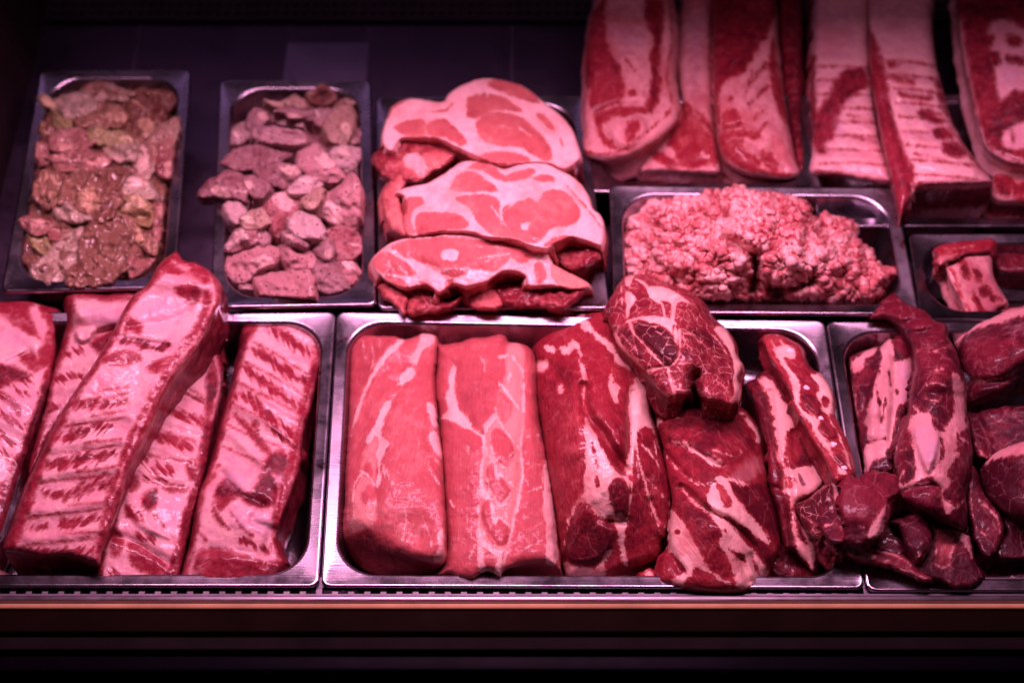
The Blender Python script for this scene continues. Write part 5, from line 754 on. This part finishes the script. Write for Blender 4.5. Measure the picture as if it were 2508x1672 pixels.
for i, (m, p, l) in enumerate([
 ('tan',[(460,170),(560,190),(640,140),(705,180),(722,230),(640,272),(550,240),(480,205)],'brown wedge shaped piece at the back left of the pile'),
 ('tan',[(740,130),(830,80),(892,110),(922,170),(850,212),(780,192)],'hollow ring shaped piece at the very back'),
 ('tan',[(880,190),(1040,162),(1052,200),(960,232)],'thin pointed piece in the back right corner'),
 ('mauve',[(540,250),(640,228),(760,250),(772,312),(640,302)],'mauve piece just in front of the brown wedge'),
 ('pale',[(480,300),(560,280),(692,310),(694,352),(600,352),(500,332)],'pale narrow piece with a dark gap below it'),
 ('mauve',[(350,280),(400,240),(462,260),(482,310),(440,352),(380,402),(340,362)],'rounded mauve piece near the back left wall'),
 ('pale',[(238,400),(260,340),(342,340),(362,420),(310,472),(238,472)],'pale piece against the left wall, upper half'),
 ('mauve',[(395,370),(520,350),(682,390),(702,450),(600,472),(450,452),(388,420)],'broad flat mauve piece in the upper middle'),
 ('pale',[(770,250),(870,228),(922,250),(862,312),(832,352),(788,322)],'whitish piece beside the large tan cube'),
 ('tan',[(858,330),(920,240),(1012,218),(1042,290),(1022,400),(980,482),(900,442),(858,392)],'large tan cube with grey sides, upper right'),
 ('mauve',[(1020,420),(1080,368),(1092,440),(1030,482)],'tiny mauve piece squeezed by the right wall'),
 ('pale',[(898,530),(960,488),(1082,500),(1062,612),(1000,662),(928,612)],'pale square piece outlined by a dark gap, right side'),
 ('rose',[(688,530),(800,468),(882,560),(985,682),(880,712),(760,682),(688,622)],'raw looking rose pink piece in the upper centre'),
 ('mauve',[(185,590),(300,500),(420,478),(582,488),(612,550),(520,612),(420,642),(300,642)],'big ridged mauve slab across the upper left'),
 ('mauve',[(398,640),(520,600),(662,620),(684,680),(620,742),(540,752),(440,702)],'mauve block in front of the ridged slab'),
 ('mauve',[(318,690),(400,678),(482,740),(430,822),(360,792),(318,742)],'crumbly mauve piece beside the protruding triangle'),
 ('pale',[(618,790),(700,690),(802,688),(835,740),(760,792)],'cream white fat piece in the pile centre'),
 ('tan',[(698,840),(800,768),(842,790),(782,902),(718,892)],'small tan piece under the cream white fat'),
 ('rose',[(438,890),(560,800),(652,788),(742,840),(642,932),(602,1002),(560,1075),(478,992)],'smooth pink triangular face in the pile centre'),
 ('rose',[(778,920),(850,830),(960,750),(1012,680),(1065,740),(1072,900),(1022,1045),(930,1012),(860,962)],'largest smooth pink slab, right of centre'),
 ('pale',[(188,880),(240,830),(322,890),(322,982),(250,992),(208,942)],'pale curled piece under the protruding triangle'),
 ('tan',[(298,960),(430,898),(482,990),(400,1042),(318,1022)],'tan piece left of the smooth pink triangle'),
 ('mauve',[(578,1060),(640,1048),(745,1120),(722,1155),(620,1125)],'thin dark side of a piece below the white topped block'),
 ('pale',[(615,960),(700,928),(802,960),(845,1040),(802,1092),(720,1092),(638,1042)],'white topped block with violet sides, lower centre'),
 ('mauve',[(758,1130),(820,1068),(902,1100),(902,1232),(800,1205)],'violet tinged piece right of the white topped block'),
 ('rose',[(888,1050),(980,1028),(1082,1080),(1105,1150),(1052,1222),(930,1235),(898,1160)],'smooth pink piece below the largest slab'),
 ('pale',[(205,1140),(280,1038),(402,1050),(412,1112),(340,1172),(250,1185)],'pale speckled piece at the left, lower half'),
 ('mauve',[(405,1060),(480,998),(515,1080),(460,1155),(400,1162)],'upright mauve piece left of the white topped block'),
 ('rose',[(185,1220),(290,1188),(400,1130),(522,1170),(515,1262),(400,1302),(340,1372),(260,1372),(198,1292)],'large peppered piece in the front left corner'),
 ('rose',[(548,1150),(590,1118),(762,1180),(795,1292),(680,1322),(588,1292)],'peppered square piece behind the front block'),
 ('rose',[(898,1240),(1010,1238),(1085,1310),(1062,1372),(980,1412),(958,1302)],'pink piece in the front right corner'),
 ('mauve',[(798,1240),(900,1240),(962,1300),(985,1420),(880,1455),(808,1422),(788,1322)],'heavily peppered grey mauve piece at the front right'),
 ('mauve',[(268,1390),(320,1378),(425,1440),(300,1435)],'small scrap on the inner rim at the front left'),
 ('mauve',[(42,770),(130,690),(210,652),(280,680),(322,780),(312,852),(230,822),(130,812),(55,818)],'triangular piece sticking out over the left rim'),
 ('rose',[(398,1350),(540,1330),(730,1308),(765,1360),(752,1478),(600,1472),(440,1458)],'rectangular peppered block with a cream edge at the front')]):
    ex = [('f',[(730,1310,8),(752,1390,9),(752,1478,8)])] if l.startswith('rectangular') else [('T',[(780,180),(830,100),(880,130),(860,180),(810,190)],-1.2,20)] if 'ring' in l else []
    kw = dict(rel=[('l',[(800,170),(850,140)],-.012,12)]) if 'ring' in l else {}
    if 'rectangular' in l: kw = dict(th=.03)
    if 'triangular piece' in l: kw = dict(th=.012)
    o = small('diced_meat', DIC, K_, m, p, l, i + 40, 640, 780, 700, 780, .038 if 'triangular piece' not in l else .034, .008 if 'triangular piece' not in l else .036, DG, True, 'meat cube', ex, nz=(.004,14), **kw)
R_ = crop(1400, 0, 2.1227)
RR = 'bellies and rib racks along the back of the counter'
def rear(name, mat, o, z, label, cat, seed, **k):
    k = dict(dict(edge=((.016,28),(.005,8)), th=.04, seed=seed, base=1.4, fib=88, g=3.6, wall=BW), **k)
    return tag(meat(name, mat, R_, o, z, **k), label, cat, RR)
rear('pork_belly', BELLY, [(470,730),(520,640),(570,560),(555,450),(550,250),(560,100),(590,0),(600,-70),(700,-70),(720,0),(722,200),(726,400),(740,600),(757,750),(770,850),(762,900),(700,905),(500,900),(360,900),(350,870),(400,800)], [(640,0,.0),(650,400,.012),(650,800,.012),(400,860,.0)], 'pork belly wedged between two others behind the mince, its red end forward', 'pork belly', 101, th=.035,
  rel=[('l',[(600,560),(740,660)],-.004,12),('l',[(560,860),(760,830)],-.003,12)],
  fat=[('M',[(560,560),(600,540),(680,600),(730,660),(752,760),(762,840),(700,860),(640,880),(560,860),(540,790),(500,740)]),('f',[(640,590,4),(690,660,6),(740,720,4)]),('f',[(680,800,8),(700,820,6)]),('M',[(420,790),(480,800),(560,860),(540,880),(440,840)]),('T',[(560,560),(700,620),(760,840),(560,860)],.2,30),('V',[(560,100),(710,100),(700,420),(600,460)],40),('m',[(640,420,3),(660,450,3)])])
rear('pork_belly', BELLY, [(60,520),(70,430),(72,300),(95,100),(125,0),(135,-70),(470,-70),(525,0),(550,100),(550,200),(540,300),(542,420),(562,520),(568,575),(540,650),(470,720),(390,770),(300,815),(230,835),(170,838),(80,820),(52,780),(58,650)], [(120,0,.020),(500,0,.022),(300,300,.048),(540,400,.034),(300,700,.036),(80,780,.020)], 'pork belly with a curved rind edge at the left of the back row', 'pork belly', 102, wall=[(0,.9,0),(.15,.9,0),(.25,-.3,.3),(.4,.9,0),(1,1,0)],
  rel=[('l',[(120,600),(220,560),(330,550),(430,570)],-.004,12),('l',[(470,100),(450,450),(430,600)],-.003,12),('b',[(190,660),(260,620),(360,610),(400,680),(300,770),(220,740)],.005,20)],
  fat=[('M',[(72,320),(100,100),(140,20),(180,-20),(170,100),(200,250),(250,350),(275,450),(260,530),(200,560),(120,600),(90,500)]),('T',[(72,320),(140,20),(180,-20),(275,450),(120,600)],-.3,30),('M',[(390,0),(470,0),(475,150),(455,300),(465,450),(440,560),(400,590),(380,560),(415,450),(410,300),(430,200),(390,130)]),('T',[(390,0),(475,150),(465,450),(400,590),(415,450),(430,200)],-.4,20),
  ('M',[(120,600),(220,560),(330,550),(430,570),(300,600),(220,610),(160,660),(190,720),(260,780),(200,775),(150,720)]),('M',[(290,640),(340,620),(360,660),(300,760),(280,740)]),('m',[(510,0,3),(522,200,3),(495,400,4),(522,550,4),(450,640,4),(340,720,3)]),('m',[(70,790,4),(150,805,5),(240,785,4),(330,760,3)]),('T',[(500,0),(550,100),(545,400),(568,575),(400,760),(300,810),(430,650),(510,560),(490,400)],.6,20),('V',[(200,150),(400,130),(400,250),(280,300)],30),('m',[(285,310,2),(330,370,4)]),('M',[(300,475),(330,470),(335,495),(305,500)]),('m',[(380,540,5),(410,530,5)])])
rear('pork_belly', BELLY, [(742,0),(765,-70),(1020,-70),(1062,0),(1072,200),(1092,400),(1112,560),(1132,680),(1160,830),(1185,885),(1170,920),(1100,935),(1000,925),(880,900),(800,850),(768,790),(750,650),(736,450),(732,200)], [(760,0,.016),(1030,0,.016),(900,400,.046),(1080,400,.030),(900,700,.044),(1150,880,.020),(820,840,.024)], 'pork belly with a scalloped fat pattern, directly behind the mince tray', 'pork belly', 103,
  rel=[('l',[(770,700),(860,670),(980,700)],-.005,12),('l',[(880,760),(960,820),(1100,880)],-.003,12),('l',[(930,440),(1010,330)],-.003,8),('l',[(930,540),(1020,450)],-.003,8)],
  fat=[('M',[(730,300),(740,-20),(1050,-20),(1020,180),(970,250),(930,330),(880,390),(800,420),(770,480),(760,650),(740,500)]),('T',[(730,300),(740,-20),(1050,-20),(1020,180),(800,420)],-.35,40),('m',[(930,440,5),(1010,330,7)]),('m',[(930,540,5),(1020,450,7)]),('m',[(950,620,8),(990,580,5)]),('m',[(970,690,5),(1020,640,8)]),('m',[(900,500,3),(940,380,4)]),('M',[(1050,200),(1080,400),(1110,560),(1120,640),(1070,560),(1040,440),(1030,300)]),
  ('M',[(770,700),(860,670),(960,690),(980,720),(900,720),(880,760),(960,820),(1000,880),(1140,905),(1100,925),(960,905),(860,860),(790,800)]),('f',[(790,680,4),(900,650,4),(980,690,4)]),('M',[(980,790),(1040,800),(1080,880),(1060,900),(1000,860)]),('f',[(1080,840,4),(1130,870,4),(1120,900,4)]),('M',[(790,580),(850,570),(890,640),(850,680),(790,690)]),('M',[(815,500),(835,495),(835,525),(815,525)])])
tag(meat('pork_belly', BELLY, R_, [(1085,60),(1110,-40),(1180,-60),(1190,200),(1200,600),(1215,850),(1195,900),(1165,830),(1120,600),(1095,380)], [(1150,0,.0),(1180,800,.004)], th=.03, seed=104, g=4, tone=-.7), 'dark narrow belly edge in the gap between bellies and rib racks', 'pork belly', RR)
rear('rib_rack', RIB, [(1250,700),(1240,560),(1250,300),(1262,0),(1262,-70),(1540,-70),(1545,0),(1545,300),(1570,500),(1600,700),(1645,850),(1665,950),(1550,948),(1400,922),(1240,905),(1245,800)], [(1262,0,.010),(1540,0,.012),(1400,500,.034),(1260,700,.016),(1450,900,.022)], 'far rib rack with a straight pale front edge, left of the overlapping rack', 'rib rack', 105, th=.045, wall=[(0,.5,0),(.1,-.3,.1),(.4,-.5,.1),(1,-1,-.4)],
  rel=[('l',[(1400,620),(1590,680)],.003,14),('l',[(1370,720),(1620,780)],.003,14),('l',[(1350,820),(1640,870)],.003,14),('l',[(1290,340),(1530,330)],.003,16),('l',[(1290,440),(1350,430)],.003,16),('l',[(1430,560),(1560,590)],.003,14)],
  fat=[('t',[(1275,330,9),(1420,328,9),(1540,338,9)],1.2),('m',[(1275,346,2),(1420,344,2),(1540,354,2)]),('t',[(1278,402,9),(1428,400,9),(1554,410,9)],1.2),('m',[(1278,418,2),(1428,416,2),(1554,426,2)]),('t',[(1281,474,9),(1436,472,9),(1568,482,9)],1.2),('m',[(1281,490,2),(1436,488,2),(1568,498,2)]),('t',[(1284,546,9),(1444,544,9),(1582,554,9)],1.2),('m',[(1284,562,2),(1444,560,2),(1582,570,2)]),('t',[(1287,618,9),(1452,616,9),(1596,626,9)],1.2),('m',[(1287,634,2),(1452,632,2),(1596,642,2)]),('t',[(1290,690,9),(1460,688,9),(1610,698,9)],1.2),('m',[(1290,706,2),(1460,704,2),(1610,714,2)]),('t',[(1293,762,9),(1468,760,9),(1624,770,9)],1.2),('m',[(1293,778,2),(1468,776,2),(1624,786,2)]),('t',[(1296,834,9),(1476,832,9),(1638,842,9)],1.2),('m',[(1296,850,2),(1476,848,2),(1638,858,2)]),('m',[(1255,300,12),(1252,450,9),(1260,600,18),(1268,750,13)]),('M',[(1420,370),(1500,350),(1540,400),(1530,460),(1480,480),(1420,540),(1390,600),(1370,700),(1320,750),(1330,800),(1270,790),(1270,620),(1300,540),(1340,500),(1360,430)]),('T',[(1420,370),(1540,400),(1390,600),(1330,800),(1270,790),(1300,540)],-.5,30),('m',[(1260,895,8),(1380,910,11),(1500,935,10),(1640,945,8)]),('V',[(1350,640),(1400,600),(1440,700),(1380,720)],14),('m',[(1440,600,3),(1560,630,4)]),('m',[(1420,700,3),(1590,740,4)])])
rear('rib_rack', RIB, [(1545,0),(1550,-70),(1860,-70),(1872,100),(1890,300),(1935,480),(1985,640),(2065,780),(2150,890),(2190,945),(2185,958),(2100,966),(1950,970),(1810,985),(1745,1075),(1705,1130),(1665,960),(1625,800),(1585,600),(1552,400),(1542,200)], [(1560,0,.020),(1850,0,.020),(1700,450,.062),(1900,600,.056),(1700,1050,.048),(1950,950,.062),(2150,930,.052)], 'far rib rack overlapping its neighbour, thick layered front face towards the mince', 'rib rack', 106, th=.085, bulge=.006, wall=[(0,.5,0),(.07,.0,.2),(.14,-1,-.5),(.46,-1,-.7),(.52,.9,0),(.60,.9,0),(.66,-.2,.2),(.72,-.2,.2),(.78,1,0),(1,1,0)],
  rel=[('l',[(1720,600),(1960,660)],.003,14),('l',[(1760,720),(2010,780)],.003,14),('l',[(1790,840),(2080,890)],.003,14),('l',[(1690,500),(1900,540)],.003,14),('l',[(1660,400),(1880,440)],.003,14),('l',[(1640,450),(1740,800),(1770,980)],-.004,12)],
  fat=[('t',[(1640,296,9),(1760,304,9),(1880,326,9)],1.2),('m',[(1640,312,2),(1760,320,2),(1880,342,2)]),('t',[(1657,370,9),(1780,378,9),(1910,400,9)],1.2),('m',[(1657,386,2),(1780,394,2),(1910,416,2)]),('t',[(1674,444,9),(1800,452,9),(1940,474,9)],1.2),('m',[(1674,460,2),(1800,468,2),(1940,490,2)]),('t',[(1691,518,9),(1820,526,9),(1970,548,9)],1.2),('m',[(1691,534,2),(1820,542,2),(1970,564,2)]),('t',[(1708,592,9),(1840,600,9),(2000,622,9)],1.2),('m',[(1708,608,2),(1840,616,2),(2000,638,2)]),('t',[(1725,666,9),(1860,674,9),(2030,696,9)],1.2),('m',[(1725,682,2),(1860,690,2),(2030,712,2)]),('t',[(1742,740,9),(1880,748,9),(2060,770,9)],1.2),('m',[(1742,756,2),(1880,764,2),(2060,786,2)]),('t',[(1759,814,9),(1900,822,9),(2090,844,9)],1.2),('m',[(1759,830,2),(1900,838,2),(2090,860,2)]),('t',[(1776,888,9),(1920,896,9),(2120,918,9)],1.2),('m',[(1776,904,2),(1920,912,2),(2120,934,2)]),('M',[(1538,150),(1600,260),(1640,400),(1655,550),(1700,700),(1740,800),(1780,900),(1765,1000),(1745,1075),(1705,1140),(1655,950),(1605,700),(1550,450)]),('T',[(1538,150),(1655,550),(1780,900),(1705,1140),(1605,700)],-.1,20),('m',[(1740,820,8),(1770,900,12),(1750,980,10)]),('M',[(1800,580),(1850,570),(1920,600),(1930,640),(1870,640)]),('M',[(1870,680),(1920,660),(1990,690),(1980,720),(1900,720)]),('M',[(1930,740),(1990,740),(2060,800),(2000,820),(1940,800)]),('M',[(1700,480),(1800,500),(1880,510),(1830,530),(1740,510)]),('M',[(1640,400),(1700,390),(1780,420),(1780,450),(1690,430)]),('M',[(1640,310),(1700,340),(1660,360)]),('M',[(1790,960),(1825,945),(1820,985),(1790,1000)]),
  ('M',[(1900,400),(1960,500),(2040,620),(2100,750),(2160,890),(2080,830),(1980,650),(1910,520)]),('T',[(1800,580),(1930,640),(2060,800),(1940,800)],-.5,20),('m',[(1800,960,5),(1950,960,5),(2180,950,5)]),('V',[(1700,540),(1760,530),(1760,570),(1710,570)],10),('m',[(1780,800,3),(1990,850,3)])])
rear('rib_rack', RIB, [(2000,0),(2000,-70),(2440,-70),(2440,880),(2352,872),(2290,862),(2230,838),(2160,790),(2130,725),(2090,600),(2060,450),(2030,300),(2010,150)], [(2010,0,.030),(2400,0,.030),(2300,400,.070),(2130,600,.050),(2250,830,.052),(2420,860,.056)], 'far rib rack with a pale rind strip at the right edge of the back row', 'rib rack', 107, base=-1.2, tone=-.3, th=.03, wall=[(0,.8,0),(.3,1,0),(.5,-.1,.3),(.6,.9,0),(1,1,0)],
  fat=[('F',[(2170,150),(2240,100),(2352,150),(2440,160),(2440,470),(2300,470),(2230,520),(2205,400)]),('f',[(2015,100,9),(2050,350,13),(2090,550,16),(2122,680,16),(2170,780,16),(2260,825,14),(2352,850,14),(2440,860,14)]),('m',[(2060,420,3),(2110,600,3),(2190,790,3)]),('F',[(2240,700),(2300,650),(2380,630),(2440,640),(2440,760),(2290,775),(2250,760)]),('m',[(2290,680,5),(2300,740,6)]),('M',[(2140,190),(2190,180),(2190,240),(2150,240)]),('M',[(2260,180),(2340,200),(2330,240),(2270,230)]),('M',[(2160,280),(2220,270),(2230,330),(2190,340)]),('M',[(2260,290),(2352,300),(2352,340),(2270,330)]),('T',[(2180,560),(2300,530),(2440,560),(2352,640),(2230,700),(2180,650)],-.7,30),('V',[(2220,280),(2352,370),(2300,460),(2230,440)],20)])
rear('pork_belly', BELLY, [(2190,900),(2230,882),(2300,890),(2440,905),(2440,1050),(2300,1060),(2200,1050),(2170,1000)], [(2200,950,.014),(2400,980,.018)], 'belly end showing below the rind edged rack at the right edge', 'pork belly', 108, th=.05, wall=[(0,.6,0),(.15,-1,-.6),(.45,-1,-.5),(.55,.8,0),(.7,.2,.3),(.8,1,0),(1,1,0)],
  fat=[('M',[(2195,925),(2250,905),(2300,950),(2280,1020),(2220,1010)]),('M',[(2310,960),(2440,960),(2440,1040),(2310,1040)]),('T',[(2195,925),(2440,960),(2440,1040),(2220,1010)],-.5,20)])
